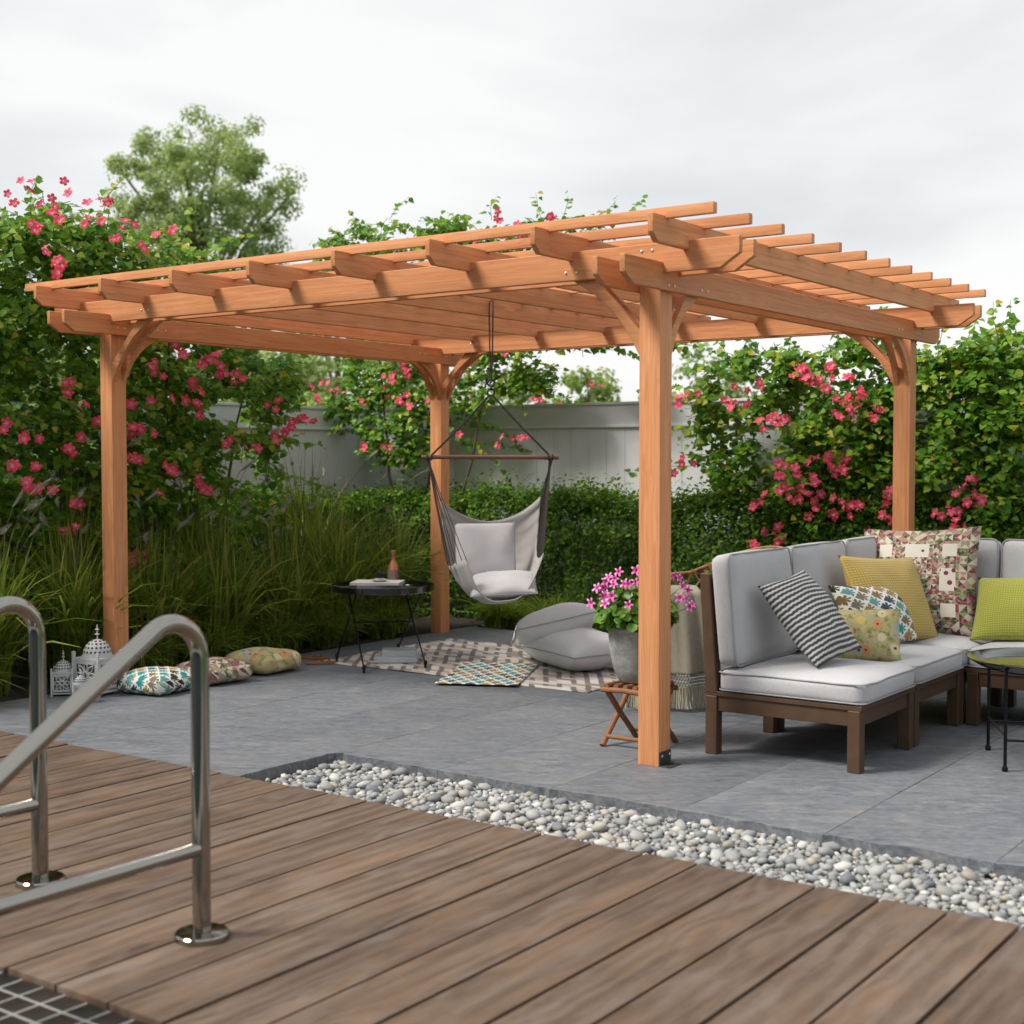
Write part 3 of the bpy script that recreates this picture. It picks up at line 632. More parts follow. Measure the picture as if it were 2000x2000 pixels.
sofa_module('far right grey sofa section at the edge of the picture', 1.515, 2.22, 1.76, 2.46, 'y', 15)

SE = (M['piping'], .0028)
pillow('throw_pillow', 'navy and white wavy striped pillow leaning on the near sofa section', (1468, 1146, 'x', .215), (1575, 1106, 'x', .30), (1590, 1312, 'x', .52), .17, PAT['stripe'], 1, size=(.36, .46), pinch=.05, wr=.014)
pillow('throw_pillow', 'small olive floral pillow half hidden behind the striped pillow', (1632, 1196, 'x', .37), (1690, 1196, 'x', .50), (1676, 1286, 'x', .50), .13, PAT['floral'], 2, size=(.36, .26), pinch=.03, wr=.008, yscale=.75)
pillow('throw_pillow', 'white pillow with teal and brown leaf print squares', (1622, 1144, 'x', .30), (1752, 1140, 'x', .42), (1660, 1262, 'x', .44), .13, PAT['leafp'], 3, pinch=.06, wr=.012)
pillow('throw_pillow', 'plain mustard yellow pillow in front of the patchwork pillow', (1637, 1084, 'x', .24), (1783, 1088, 'x', .40), (1690, 1258, 'x', .42), .15, PAT['mustard'], 4, pinch=.06, wr=.012)
pillow('throw_pillow', 'large patchwork quilt pillow in red, green and cream standing in the sofa corner', (1671, 1033, 'y', 2.20), (1901, 1028, 'y', 2.24), (1694, 1243, 'y', 2.06), .20, PAT['quilt'], 5, pinch=.075, wr=.014)
pillow('throw_pillow', 'plain lime green pillow on the right side of the sofa', (1921, 1128, 'y', 2.20), (2090, 1128, 'y', 2.22), (1883, 1250, 'y', 1.98), .17, PAT['lime'], 6, pinch=.05, wr=.012)

# ================================================================== TABLES AND SMALL THINGS
t = thing('side_table', 'round black metal tray table standing in front of the sofa at the right edge', 'side table', (1.37, 1.10, 0))
MB().lathe([(0, .438), (.285, .436), (.300, .440), (.352, .468), (.358, .468), (.357, .462), (.304, .432), (.285, .428), (0, .428)], 64, capb=False, capt=False).build('tray', M['tray'], t)
la = [R(160.6 + 90 * k) for k in range(4)]
for a in la:
    x, y = .318 * math.cos(a), .318 * math.sin(a)
    l = MB().tube([(x, y, .012), (x, y, .445)], .0075, 10).build('leg', M['black'], t); MB().lathe([(.012, 0), (.014, .012), (.009, .024)], 12, (x, y, 0)).build('foot', M['black'], l)
for k in range(4):
    a, b = la[k], la[(k + 1) % 4]; z = .135 if k % 2 else .155
    MB().tube([(.318 * math.cos(a), .318 * math.sin(a), z), (.318 * math.cos(b), .318 * math.sin(b), z)], .005, 8).build('stretcher', M['black'], t)
MB().tube([(.25 * math.cos(2 * PI * i / 48), .25 * math.sin(2 * PI * i / 48), .422) for i in range(48)], .006, 6, closed=True).build('top_ring', M['black'], t)

TT = at(745, 1140, 'z', .49); ttx, tty = -3.13, 1.77
t = thing('tray_table', 'round black tray table on crossed wire legs beside the back left pergola post', 'side table', (ttx, tty, 0), YAW)
MB().lathe([(0, .478), (.330, .478), (.338, .482), (.343, .512), (.348, .512), (.343, .474), (.332, .468), (0, .468)], 64, capb=False, capt=False).build('tray', M['tray'], t)
for sy_ in (-1, 1):
    yb, yt = sy_ * .26, sy_ * .16
    for (xt, xb) in ((-.245, .245), (.245, -.245)):
        pass
def wl(px_b, px_t, zt=.468):
    b = at(px_b[0], px_b[1], 'z', .03); m = Matrix.Translation((ttx, tty, 0)) @ Matrix.Rotation(YAW, 4, 'Z'); return m.inverted() @ Vector(b)
FT = [wl((658, 1284), 0), wl((711, 1306), 0), wl((831, 1297), 0), wl((778, 1264), 0)]
TPX = [(-.145, -.22), (-.265, .16), (.24, .17), (.12, -.21)]
for f_, tp in zip((FT[0], FT[1], FT[2], FT[3]), ((-.155, -.20), (-.255, .14), (.13, .15), (.265, -.12))):
    l = MB().tube([tuple(f_), (tp[0], tp[1], .470)], .0055, 8).build('leg', M['black'], t)
    MB().lathe([(.012, -.004), (.012, .018), (.006, .026)], 12, tuple(f_)).build('caster_fork', M['black'], l)
    MB().tube([(f_[0] - .008, f_[1], .0145), (f_[0] + .008, f_[1], .0145)], .0135, 14).build('caster', M['black'], l)
a_ = (FT[0] + Vector((-.155, -.20, .47))) / 2; b_ = (FT[2] + Vector((.13, .15, .47))) / 2
MB().tube([(-.205, -.03, .255), (.20, -.01, .262)], .0045, 8).build('stretcher', M['black'], t)
def book(label, c, rz, s, cov, name='book'):
    th = thing(name, label, 'book', c, rz); k = .003
    MB().box((0, 0, k / 2), (s[0], s[1], k)).box((0, 0, s[2] - k / 2), (s[0], s[1], k)).box((0, -s[1] / 2 + k / 2, s[2] / 2), (s[0], k, s[2] - 2 * k)).build('cover', cov, th, bevel=.0008, seg=1)
    MB().box((0, .002, s[2] / 2), (s[0] - .008, s[1] - .010, s[2] - 2 * k - .0006)).build('pages', M['paper'], th, smooth=False)
    return th
bx, by = ttx, tty
bk = Matrix.Rotation(YAW, 3, 'Z')
def tpos(x, y, z): p = bk @ Vector((x, y, 0)); return (ttx + p.x, tty + p.y, z)
book('thick grey speckled book lying on the black tray table', tpos(-.02, -.02, .4785), YAW + R(6), (.30, .235, .036), M['bookgrey'])
b2 = book('pale cream book lying on top of the grey book on the tray table', tpos(-.035, -.015, .515), YAW + R(-5), (.33, .25, .018), M['paper'])
t = thing('saucer', 'shallow white saucer under the black cup on the books', 'saucer', tpos(-.02, -.04, .5335))
MB().lathe([(0, .002), (.030, .002), (.054, .014), (.056, .015), (.052, .010), (.032, 0), (0, 0)], 32, capb=False, capt=False).build('dish', M['white'], t)
t = thing('cup', 'squat black cup with pale lower band standing on the saucer', 'cup', tpos(-.02, -.04, .5365))
MB().lathe([(0, .0), (.027, .0), (.028, .004), (.028, .022)], 28, capb=False, capt=False).build('lower_band', M['white'], t)
MB().lathe([(.0282, .022), (.0285, .050), (.026, .050), (.025, .030), (0, .030)], 28, capb=False, capt=False).build('body', M['jar'], t)
MB().lathe([(.011, .050), (.011, .062), (.008, .066), (0, .066)], 16, capt=False).build('lid_knob', M['jar'], t)
t = thing('bottle', 'copper and glass carafe bottle standing behind the books on the tray table', 'bottle', tpos(.055, .155, .479))
MB().lathe([(0, 0), (.040, 0), (.042, .006), (.042, .105), (.040, .125), (.030, .155), (.016, .180), (.0135, .195), (.0135, .225)], 36, capb=False, capt=False).build('body', M['bottle'], t)
MB().lathe([(.0135, .225), (.019, .226), (.020, .232), (.019, .248), (.015, .250), (.012, .249), (.011, .20)], 28, capb=False, capt=False).build('lip', M['bottle'], t)
p0 = at(776, 1297, 'z', 0)
book('lower pale grey book on the rug under the tray table', (p0[0] - .06, p0[1] + .06, .0115), YAW + R(2), (.285, .21, .034), M['bookpale'])
book('upper pale grey book stacked on another under the tray table', (p0[0] - .055, p0[1] + .085, .0462), YAW + R(5), (.225, .17, .040), M['bookpale'])

# rug and mat
def rug_mesh(P, nx, ny, z, th, amp, seed):
    P = [np.array(p[:2]) for p in P]; V = []; uv = []
    for j in range(ny + 1):
        for i in range(nx + 1):
            u, v_ = i / nx, j / ny; p = (P[0] * (1 - u) + P[1] * u) * (1 - v_) + (P[3] * (1 - u) + P[2] * u) * v_
            e = min(u, 1 - u, v_, 1 - v_); zz = z + abs(amp * mnoise.noise(Vector((p[0] * 3.1, p[1] * 3.1, seed)))) + (amp * .8 * max(0, mnoise.noise(Vector((p[0] * 8, p[1] * 8, seed + 3)))) if e < .06 else 0)
            V.append((p[0] + .012 * mnoise.noise(Vector((p[0] * 5, p[1] * 5, 9))), p[1] + .012 * mnoise.noise(Vector((p[0] * 5, p[1] * 5, 19))), zz)); uv.append((u, v_))
    N = (nx + 1) * (ny + 1); V = V + [(x, y, zz - th) for x, y, zz in V]; I = np.arange(N).reshape(ny + 1, nx + 1)
    F = [np.stack([I[:-1, :-1], I[:-1, 1:], I[1:, 1:], I[1:, :-1]], -1).reshape(-1, 4)]
    lp = list(I[0, :-1]) + list(I[:-1, -1]) + list(I[-1, :0:-1]) + list(I[:0:-1, 0])
    F.append(np.array([(lp[k], lp[k] + N, lp[(k + 1) % len(lp)] + N, lp[(k + 1) % len(lp)]) for k in range(len(lp))]))
    return arr_mesh('rug', V, np.vstack(F), uv=uv * 2, smooth=True)
RC = [(-3.42, 1.44), (-1.29, 1.44), (-1.29, 2.86), (-3.42, 2.86)]
tag(O('rug', rug_mesh(RC, 60, 40, .006, .005, .006, 2), PAT['rug']), 'beige and dark grey geometric rug lying on the patio under the hanging chair', 'rug')
MC = [at(849, 1339, 'z', 0), at(1011, 1344, 'z', 0), at(1053, 1302, 'z', 0), at(905, 1297, 'z', 0)]
tag(O('floor_mat', rug_mesh(MC, 24, 24, .0165, .003, .003, 5), PAT['leafmat']), 'small white mat with teal leaf print lying over the front edge of the rug', 'mat')

# floor pillows
SL = (M['piping'], .004)
A_, B_, C_ = (Vector(at(*q)) for q in ((1012, 1232, 'd', 8.95), (1175, 1194, 'd', 9.02), (990, 1258, 'd', 9.36)))
pillow_xyz('floor_pillow', 'large grey linen floor pillow propped up behind the other one', tuple((B_ + C_) / 2), tuple(B_ - A_), tuple(C_ - A_), .56, .52, .27, M['linen_pale'], 21, SL, pinch=.06, wr=.016, puff=.46)
N_, L_, R_ = (Vector(at(*q)) for q in ((1112, 1287, 'z', .125), (1033, 1258, 'z', .135), (1226, 1275, 'z', .13)))
pillow_xyz('floor_pillow', 'large grey linen floor pillow lying flat on the rug', tuple((R_ + L_) / 2), tuple(R_ - N_), tuple(L_ - N_), max(.5, (R_ - N_).length), max(.5, (L_ - N_).length), .27, M['linen_pale'], 22, SL, pinch=.05, wr=.016, puff=.44)

# three floor cushions by the left post
def seat_pad(label, c, rz, s, mat, seed, crown=.03, ys=1):
    o = O('seat_pad', boxcushion_mesh(s[0], s[1], s[2], .045, crown, seed, amp=.008), mat, None, c, (0, 0, rz)); me = o.data
    l = me.uv_layers.new(name='UVMap')
    for lp in me.loops:
        v = me.vertices[lp.vertex_index].co; nrm = me.vertices[lp.vertex_index].normal
        k = .0 if abs(nrm.z) > .6 else 1.0
        l.data[lp.index].uv = (v.x / .42 + .5 + k * nrm.x * v.z * 2, v.y / .42 + .5 + v.z * 2.2 * k)
    return tag(o, label, 'cushion', 'patterned floor cushions in a row')
seat_pad('white floor cushion with leaf print squares, nearest the lanterns', (-3.37, .04, .058), R(8), (.36, .36, .105), PAT['leaffloor'], 31)
seat_pad('pink and green patchwork floor cushion between the other two', (-3.375, .475, .062), R(-6), (.36, .36, .105), PAT['patch'], 32)
seat_pad('olive yellow floral floor cushion, farthest of the three', (-3.42, .935, .066), R(4), (.37, .37, .11), PAT['floralb'], 33)
# sandals
for lab, px, dz in (('left tan leather sandal behind the floral floor cushion', (628, 1297), .3), ('right tan leather sandal lying by the tray table leg', (612, 1287), -.1)):
    p = at(px[0], px[1], 'z', 0); t = thing('sandal', lab, 'sandal', (p[0], p[1], 0), YAW + dz, group='pair of sandals')
    out = [(.11 * math.cos(a), .036 * math.sin(a) * (1 + .25 * math.cos(a))) for a in np.linspace(0, 2 * PI, 20, endpoint=False)]
    MB().prism(out, .014, 'z', .001).build('sole', M['leather'], t, bevel=.003, seg=1)
    for k, s in ((.045, 1), (.0, .8)): MB().tube([(k, -.034 * s, .012), (k + .006, -.020, .026 * s), (k + .008, 0, .030 * s), (k + .006, .020, .026 * s), (k, .034 * s, .012)], .0045, 6).build('strap', M['leather'], t)

# lanterns
def lantern(label, loc, rz, w_, h_, sc):
    t = thing('lantern', label, 'lantern', loc, rz, 'white cut metal lanterns'); hw = w_ / 2; e = .09 * w_
    for ix in (-1, 1):
        for iy in (-1, 1): MB().box((ix * hw, iy * hw, h_ / 2 + .015 * sc), (e, e, h_ + .03 * sc)).build('corner_post', M['white_metal'], t, bevel=.001, seg=1)
    MB().box((0, 0, .018 * sc), (w_ - .002, w_ - .002, .010 * sc)).build('base', M['white_metal'], t, bevel=.001, seg=1)
    MB().box((0, 0, h_ - .004 * sc), (w_ - .002, w_ - .002, .012 * sc)).build('top_plate', M['white_metal'], t, bevel=.001, seg=1)
    for k in range(4):                                          # pierced panel: rosette of petals inside a frame
        mb = MB(); cz = h_ / 2 + .01 * sc; r = min(w_, h_ - .03 * sc) * .43; th = .0035 * sc + .001
        for q in range(8):
            a = q * PI / 4; L = []
            for s in (-1, 1):
                for i in range(7):
                    u = i / 6 if s < 0 else 1 - i / 6; rad = r * (.22 + .80 * u); wd_ = s * r * .17 * math.sin(PI * min(1, u * .98 + .01))
                    L.append((rad * math.cos(a) - wd_ * math.sin(a), 0, cz + rad * math.sin(a) + wd_ * math.cos(a)))
            mb.tube(L, th * .85, 4, closed=True)
        mb.tube([(r * .26 * math.cos(a), 0, cz + r * .26 * math.sin(a)) for a in np.linspace(0, 2 * PI, 14, endpoint=False)], th * 1.6, 5, closed=True)
        for sgn in (-1, 1): mb.box((sgn * (hw - e * .9), 0, cz), (e * .9, th, h_ - .04 * sc)); mb.box((0, 0, cz + sgn * (h_ / 2 - .028 * sc)), (w_ - e, th, .014 * sc))
        pn = mb.build('panel', M['white_metal'], t, (0, 0, 0), (0, 0, 0)); ang = k * PI / 2; pn.rotation_euler = (0, 0, ang); pn.location = (-math.sin(ang) * -hw * -1, math.cos(ang) * hw, 0)
    dr = w_ * .44; D = [(dr * math.cos(a), h_ + .010 * sc + dr * 1.12 * math.sin(a)) for a in np.linspace(0, PI / 2 * .985, 14)]
    d = MB().lathe([(dr * 1.06, h_ + .002), (dr * 1.06, h_ + .010 * sc)] + D, 32, capb=True).build('dome', M['white_metal'], t)
    hm = MB().lathe([(.0046 * sc + .001, 0), (.0046 * sc + .001, .0012)], 8).mesh('hole')
    for row, el in enumerate((14, 31, 48, 64)):
        n = (20, 18, 14, 9)[row]
        for i in range(n):
            a = 2 * PI * (i + .5 * (row % 2)) / n; nx = Vector((math.cos(R(el)) * math.cos(a), math.cos(R(el)) * math.sin(a), math.sin(R(el)) / 1.12)).normalized()
            p = Vector((dr * math.cos(R(el)) * math.cos(a), dr * math.cos(R(el)) * math.sin(a), h_ + .010 * sc + dr * 1.12 * math.sin(R(el)))); ho = O('hole', hm, M['jar'], d, tuple(p + nx * -.0003)); ho.rotation_euler = nx.to_track_quat('Z', 'Y').to_euler()
    z = h_ + .010 * sc + dr * 1.1; F = [(.003, 0), (.003, .016), (.010, .018), (.010, .021), (.003, .023), (.003, .034), (.008, .036), (.008, .039), (.0028, .041), (.0022, .055), (0, .057)]
    MB().lathe([(a * sc * 1.15, z + b * sc * 1.2) for a, b in F], 12, capt=False).build('finial', M['white_metal'], t)
    return t
lp = at(120, 1359, 'z', 0); lantern('medium white lantern at the left, beside the grass', (lp[0] - .02, lp[1] + .03, 0), YAW + R(10), .115, .135, .85)
lp = at(190, 1357, 'z', 0); lantern('tallest white lantern, standing against the left pergola post', (lp[0] - .02, lp[1] + .02, 0), YAW + R(-28), .185, .215, 1.25)
lp = at(158, 1372, 'z', 0); lantern('smallest white lantern in front of the tall one', (lp[0], lp[1], 0), YAW + R(20), .082, .105, .6)

# ================================================================== HANGING CHAIR
HD = 8.665; HB = at(958.5, 893, 'd', HD)          # bar centre
hc = thing('hanging_chair', 'grey canvas hammock chair hanging from a pergola rafter on dark ropes', 'hanging chair', tuple(HB), YAW)
def hl(px, py, wdt=0.): q = at(px, py, 'd', HD) - HB; return Vector((float(q @ RGT), -wdt, float(q[2])))    # local: x right, -y towards the viewer
MB().tube([hl(823, 893), hl(880, 892.5), hl(1000, 893), hl(1091, 893.5)], .0135, 14).build('spreader_bar', M['bar'], hc)
MB().tube([hl(956, 638), hl(957, 690), hl(959, 742)], .0045, 7).tube([hl(963, 610), hl(962, 690), hl(960, 742)], .0045, 7).tube([hl(956, 638), hl(955.5, 612, -.01), hl(956, 590, -.02), hl(963, 590, -.02), hl(963, 612)], .0045, 7).build('hanger_rope', M['rope'], hc)
for cy in (748.5, 766.5): MB().tube([hl(959, cy) + Vector((.021 * math.cos(a), 0, .021 * math.sin(a))) for a in np.linspace(0, 2 * PI, 20, endpoint=False)], .0055, 8, closed=True).build('ring', M['iron'], hc)
MB().tube([hl(959, 757.5) + Vector((0, .013 * math.cos(a), .016 * math.sin(a))) for a in np.linspace(0, 2 * PI, 16, endpoint=False)], .0055, 8, closed=True).build('ring', M['iron'], hc)
for sx_, p in ((-1, (843, 889)), (1, (1073, 889))):
    MB().tube([hl(959 + sx_ * 3, 772), hl((959 + p[0]) / 2, (772 + p[1]) / 2 + 1), hl(*p)], .0065, 8).build('suspension_rope', M['rope'], hc)
for cx in (834, 843, 1071, 1079):
    MB().tube([hl(cx, 893) + Vector((0, .017 * math.cos(a), .017 * math.sin(a))) for a in np.linspace(0, 2 * PI, 14, endpoint=False)], .0055, 6, closed=True).build('rope_binding', M['rope'], hc)
# canvas seat: rows run from the top of the back round under the seat to the front edge
ROWS = [((858, 981, -.16), (958, 1024, -.34), (1057, 973, -.16), 2.0), ((859, 1010, -.17), (960, 1050, -.37), (1055, 1003, -.17), 2.3), ((863, 1048, -.15), (962, 1085, -.38), (1052, 1038, -.15), 2.6),
        ((868, 1085, -.10), (963, 1122, -.36), (1049, 1072, -.10), 3.0), ((873, 1104, -.03), (964, 1150, -.27), (1049, 1088, -.03), 3.4), ((877, 1106, .05), (966, 1166, -.14), (1051, 1090, .05), 3.6),
        ((882, 1103, .13), (970, 1173, .0), (1054, 1088, .13), 3.6), ((894, 1096, .21), (976, 1175, .15), (1057, 1084, .19), 3.3), ((914, 1087, .27), (984, 1166, .29), (1060, 1078, .24), 3.0)]
def crow(s):
    i = min(int(s), len(ROWS) - 2); f = s - i; A, B = ROWS[i], ROWS[i + 1]
    return [hl(*[A[k][j] * (1 - f) + B[k][j] * f for j in range(3)]) for k in range(3)], A[3] * (1 - f) + B[3] * f
V = []; NS, NT = 48, 44
for a in range(NS + 1):
    (L_, C_, R_), pw = crow(a / NS * (len(ROWS) - 1))
    for b in range(NT + 1):
        tt = -1 + 2 * b / NT; e = abs(tt) ** pw; sd_ = L_ if tt < 0 else R_
        lin = L_.lerp(R_, (tt + 1) / 2); sg = C_ - L_.lerp(R_, .5); p = lin + sg * (1 - e)
        k = max(0, abs(tt) - .45); p += Vector((0, .010, .006)) * math.sin(a * 1.15 + (3 if tt > 0 else 0)) * k * 1.6
        p += Vector((0, 1, .5)) * .008 * mnoise.noise(Vector((p.x * 7, p.y * 7, p.z * 7)))
        V.append(tuple(p))
I = np.arange((NS + 1) * (NT + 1)).reshape(NS + 1, NT + 1)
cm = arr_mesh('canvas_seat', V, np.stack([I[:-1, :-1], I[:-1, 1:], I[1:, 1:], I[1:, :-1]], -1).reshape(-1, 4), smooth=True)
cs = O('canvas_seat', cm, M['canvas'], hc); md = cs.modifiers.new('thickness', 'SOLIDIFY'); md.thickness = .004
Vv = [Vector(v) for v in V]
MB().tube([Vv[b] for b in range(NT + 1)], .0045, 6).tube([Vv[NS * (NT + 1) + b] for b in range(NT + 1)], .0045, 6).build('hem', M['canvas'], cs)
for side, anchor in ((0, hl(837, 897)), (NT, hl(1076, 897))):
    for k in range(17):
        a = int(k / 16 * NS); q = Vv[a * (NT + 1) + side]; m_ = anchor.lerp(q, .32); m_.x = anchor.x * .72 + q.x * .28; m_.y *= .55
        MB().tube([anchor + Vector((RNG.normal(0, .004), RNG.normal(0, .010), 0)), m_, q], .0026, 5).build('side_cord', M['rope'], hc)
pillow_xyz('hanging_chair_pillow', 'square grey pillow leaning upright in the hanging chair', tuple(at(948, 1077, 'd', HD + .10)), tuple(RGT * 1 + np.array([0, 0, .02])), (FWD[0] * .22, FWD[1] * .22, .97), .385, .37, .14, M['linen'], 41, (M['piping'], .0025), pinch=.03, wr=.012)
pillow_xyz('hanging_chair_pillow', 'small grey pillow lying flat on the seat of the hanging chair', tuple(at(984, 1141, 'd', HD - .09)), tuple(RGT + np.array([0, 0, .05])), (FWD[0], FWD[1], .30), .41, .36, .13, M['linen'], 42, (M['piping'], .0025), pinch=.04, wr=.012)

# ================================================================== HANDRAILS
def handrail(label, x, y):
    t = thing('handrail', label, 'handrail', (x, y, .02), group='pool handrails'); P = [(0, 0, .010), (0, 0, .30), (0, 0, .70)]
    for a in np.linspace(0, 1, 16):
        th = a * R(90 + 33); r = .105; P.append((0, -r + r * math.cos(th), .785 + r * math.sin(th)))
    y2, z2 = P[-1][1], P[-1][2]; s = math.tan(R(33))
    P += [(0, y2 - .3, z2 - .3 * s), (0, y2 - .7, z2 - .7 * s), (0, y2 - 1.1, z2 - 1.1 * s), (0, y2 - 1.25, z2 - 1.25 * s)]
    MB().tube(P, .0255, 24).build('rail', M['steel'], t)
    MB().tube([(0, -.018, .255), (0, -1.02, .255)], .0215, 20).build('lower_bar', M['steel'], t)
    MB().lathe([(.076, .0005), (.076, .016), (.072, .020), (.027, .021)], 40, capt=False).build('flange', M['steel'], t)
handrail('nearer curved stainless steel pool handrail with its whole post in view', .079, -2.70)
handrail('farther stainless steel pool handrail cut off by the left picture edge', -.716, -2.655)

# ================================================================== PLANTER ON STOOL
t = thing('stool', 'small folding stool of rough brown sticks holding the planter', 'stool', (-.32, .37, 0))
def stick(P, r): return MB().tube(P, r, 9)
for x in (-.105, .115):
    for s in (-1, 1):
        q = [(x + .006 * s, s * .145, .005), (x + .006 * s, s * .07 + RNG.normal(0, .003), .075), (x + .006 * s, -s * .005, .145), (x + .006 * s, -s * .12, .262)]
        stick(q, [.0145, .0135, .014, .014]).build('leg', M['terracotta'], t)
for s in (-1, 1):
    stick([(-.125, s * .128, .268), (0, s * .13, .272), (.135, s * .128, .266)], .013).build('rail', M['terracotta'], t)
    stick([(-.115, s * .112, .045), (.125, s * .112, .045)], .010).build('stretcher', M['terracotta'], t)
for k in range(5): stick([(-.10 + .052 * k, -.13, .288), (-.10 + .052 * k + RNG.normal(0, .004), 0, .285), (-.10 + .052 * k, .13, .288)], .0125).build('seat_stick', M['terracotta'], t)
pc = (-.335, .375)
t = thing('planter', 'weathered grey concrete pot standing on the stick stool', 'planter', (pc[0], pc[1], .3005))
MB().lathe([(0, 0), (.078, 0), (.088, .010), (.112, .070), (.128, .150), (.133, .215), (.134, .240), (.143, .243), (.145, .262), (.141, .267), (.132, .266), (.128, .245), (.122, .23), (0, .225)], 48, capb=False, capt=False).build('pot', M['pot'], t)
MB().lathe([(0, .236), (.125, .236)], 32, capb=False, capt=False).build('compost', M['soil'], t)

# ================================================================== RATTAN CHAIR AND THROW
rc = thing('rattan_armchair', 'round rattan armchair on thin black legs behind the sofa', 'armchair', (-.53, 1.70, 0), YAW + R(-62))
def hoop(r, zf, rr, n=40, a0=0, a1=2 * PI): return [(r * math.cos(a), r * .92 * math.sin(a), zf(a)) for a in np.linspace(a0, a1, n)]
top = lambda a: .69 + .16 * max(0, math.sin(a)) ** 1.3
for d_ in (0, .016): MB().tube(hoop(.375 + d_ * .4, lambda a: top(a) - d_ * 1.1, .01, 44, R(-28), R(208)), .0105, 8).build('top_hoop', M['rattan'], rc)
MB().tube(hoop(.33, lambda a: .52 + .03 * max(0, math.sin(a)), .01, 40, R(-28), R(208)), .010, 8).build('middle_hoop', M['rattan'], rc)
MB().tube(hoop(.31, lambda a: .36, .01)[:-1], .016, 8, closed=True).build('seat_ring', M['rattan'], rc)
for k in range(15):
    a = R(-20 + 220 * k / 14); b = a + R(8); c_ = a - R(8)
    for q in (b, c_):
        MB().tube([(.33 * math.cos(q), .33 * .92 * math.sin(q), .53), (.345 * math.cos(q), .345 * .92 * math.sin(q), .60), (.36 * math.cos(a), .36 * .92 * math.sin(a), top(a) - .07), (.372 * math.cos(a + (a - q) * .9), .372 * .92 * math.sin(a + (a - q) * .9), top(a))], .0062, 6).build('loop', M['rattan'], rc)
    MB().tube([(.31 * math.cos(a), .31 * .92 * math.sin(a), .36), (.33 * math.cos(a), .33 * .92 * math.sin(a), .53)], .0075, 6).build('spindle', M['rattan'], rc)
    MB().tube([(.378 * math.cos(a + .02), .378 * .92 * math.sin(a + .02), top(a) - .008), (.378 * math.cos(a - .05), .378 * .92 * math.sin(a - .05), top(a - .05) - .008)], .0175, 7).build('cane_wrap', M['binding'], rc)
MB().lathe([(0, .355), (.29, .352), (.30, .362), (.28, .385), (0, .40)], 40, capb=False, capt=False).build('woven_seat', M['binding'], rc)
for sx_ in (-1, 1):
    MB().tube([(sx_ * .24, -.25, .35), (sx_ * .27, -.27, .02), (sx_ * .27, .25, .02), (sx_ * .22, .22, .35)], .008, 8).build('leg_frame', M['black'], rc)
for z_, y_ in ((.22, -.26), (.30, -.255), (.02, .10)): MB().tube([(-.26, y_, z_), (.26, y_, z_)], .007, 8).build('stretcher', M['black'], rc)
tw = thing('throw_blanket', 'beige woven throw with knotted fringe hanging over the arm of the rattan chair', 'blanket', (-.665, 1.26, 0), YAW)
V, uv = [], []; nx, ny = 26, 30
for j in range(ny + 1):
    for i in range(nx + 1):
        u, v_ = i / nx, j / ny; wd_ = .17 + .07 * v_; x = (u - .5) * 2 * wd_; z = .70 - .50 * v_; y = -.02 - .05 * v_ + .022 * math.sin(u * 15 + .6) * (.4 + v_) + .012 * math.sin(u * 31)
        if v_ < .12: y += (.12 - v_) * 1.2; z = .70 - .5 * .12 - .0 + (.12 - v_) * .15
        V.append((x, y, z)); uv.append((u, v_))
I = np.arange((nx + 1) * (ny + 1)).reshape(ny + 1, nx + 1)
bl = O('cloth', arr_mesh('cloth', V, np.stack([I[:-1, :-1], I[:-1, 1:], I[1:, 1:], I[1:, :-1]], -1).reshape(-1, 4), uv=uv, smooth=True), M['throw'], tw); md = bl.modifiers.new('thickness', 'SOLIDIFY'); md.thickness = .006
kn = MB(); fr = MB()
for i in range(34):
    u = (i + .5) / 34; x = (u - .5) * .48; y = -.072 + .022 * math.sin(u * 15 + .6) * 1.4
    for r_ in range(4):
        ox = .007 * (r_ % 2); kn.lathe([(0, -.008), (.006, -.005), (.0078, 0), (.006, .005), (0, .008)], 6, (x + ox, y - .004, .196 - .017 * r_), capb=False, capt=False)
    for s in (-1, 0, 1):
        fr.tube([(x + s * .004, y - .002 + .003 * s, .135), (x + s * .005 + RNG.normal(0, .002), y + RNG.normal(0, .004), .07), (x + s * .005 + RNG.normal(0, .004), y + RNG.normal(0, .006), .012 + RNG.uniform(0, .012))], .0034, 5)
kn.build('knots', M['throw'], tw); fr.build('fringe', M['fringe'], tw)

# ================================================================== PLANTING
LEAF_V = np.array([(0, 0, 0), (-.40, .16, .10), (-.43, .45, .07), (0, 1.05, -.14), (.43, .45, .07), (.40, .16, .10), (0, .45, -.05)]); LEAF_F = np.array([(0, 6, 1), (1, 6, 2), (2, 6, 3), (3, 6, 4), (4, 6, 5), (5, 6, 0)])
SMALL_V = np.array([(0, 0, 0), (-.30, .5, .06), (0, 1, -.05), (.30, .5, .06)]); SMALL_F = np.array([(0, 2, 1), (0, 3, 2)])
def nrmz(a): return a / np.maximum(np.linalg.norm(a, axis=-1, keepdims=True), 1e-9)
def leaves(P, Nn, Tp, S, tv=LEAF_V, tf=LEAF_F, rnd=None):
    P, Nn, Tp, S = map(np.asarray, (P, Nn, Tp, S)); z = nrmz(Nn); y = nrmz(Tp - z * (Tp * z).sum(-1, keepdims=True)); x = np.cross(y, z); n = len(P)
    V = (tv[None, :, 0, None] * x[:, None] + tv[None, :, 1, None] * y[:, None] + tv[None, :, 2, None] * z[:, None]) * S[:, None, None] + P[:, None]
    F = tf[None] + (np.arange(n) * len(tv))[:, None, None]; r = RNG.random(n) if rnd is None else rnd
    return V.reshape(-1, 3), F.reshape(-1, tf.shape[1]), np.repeat(r, len(tv))
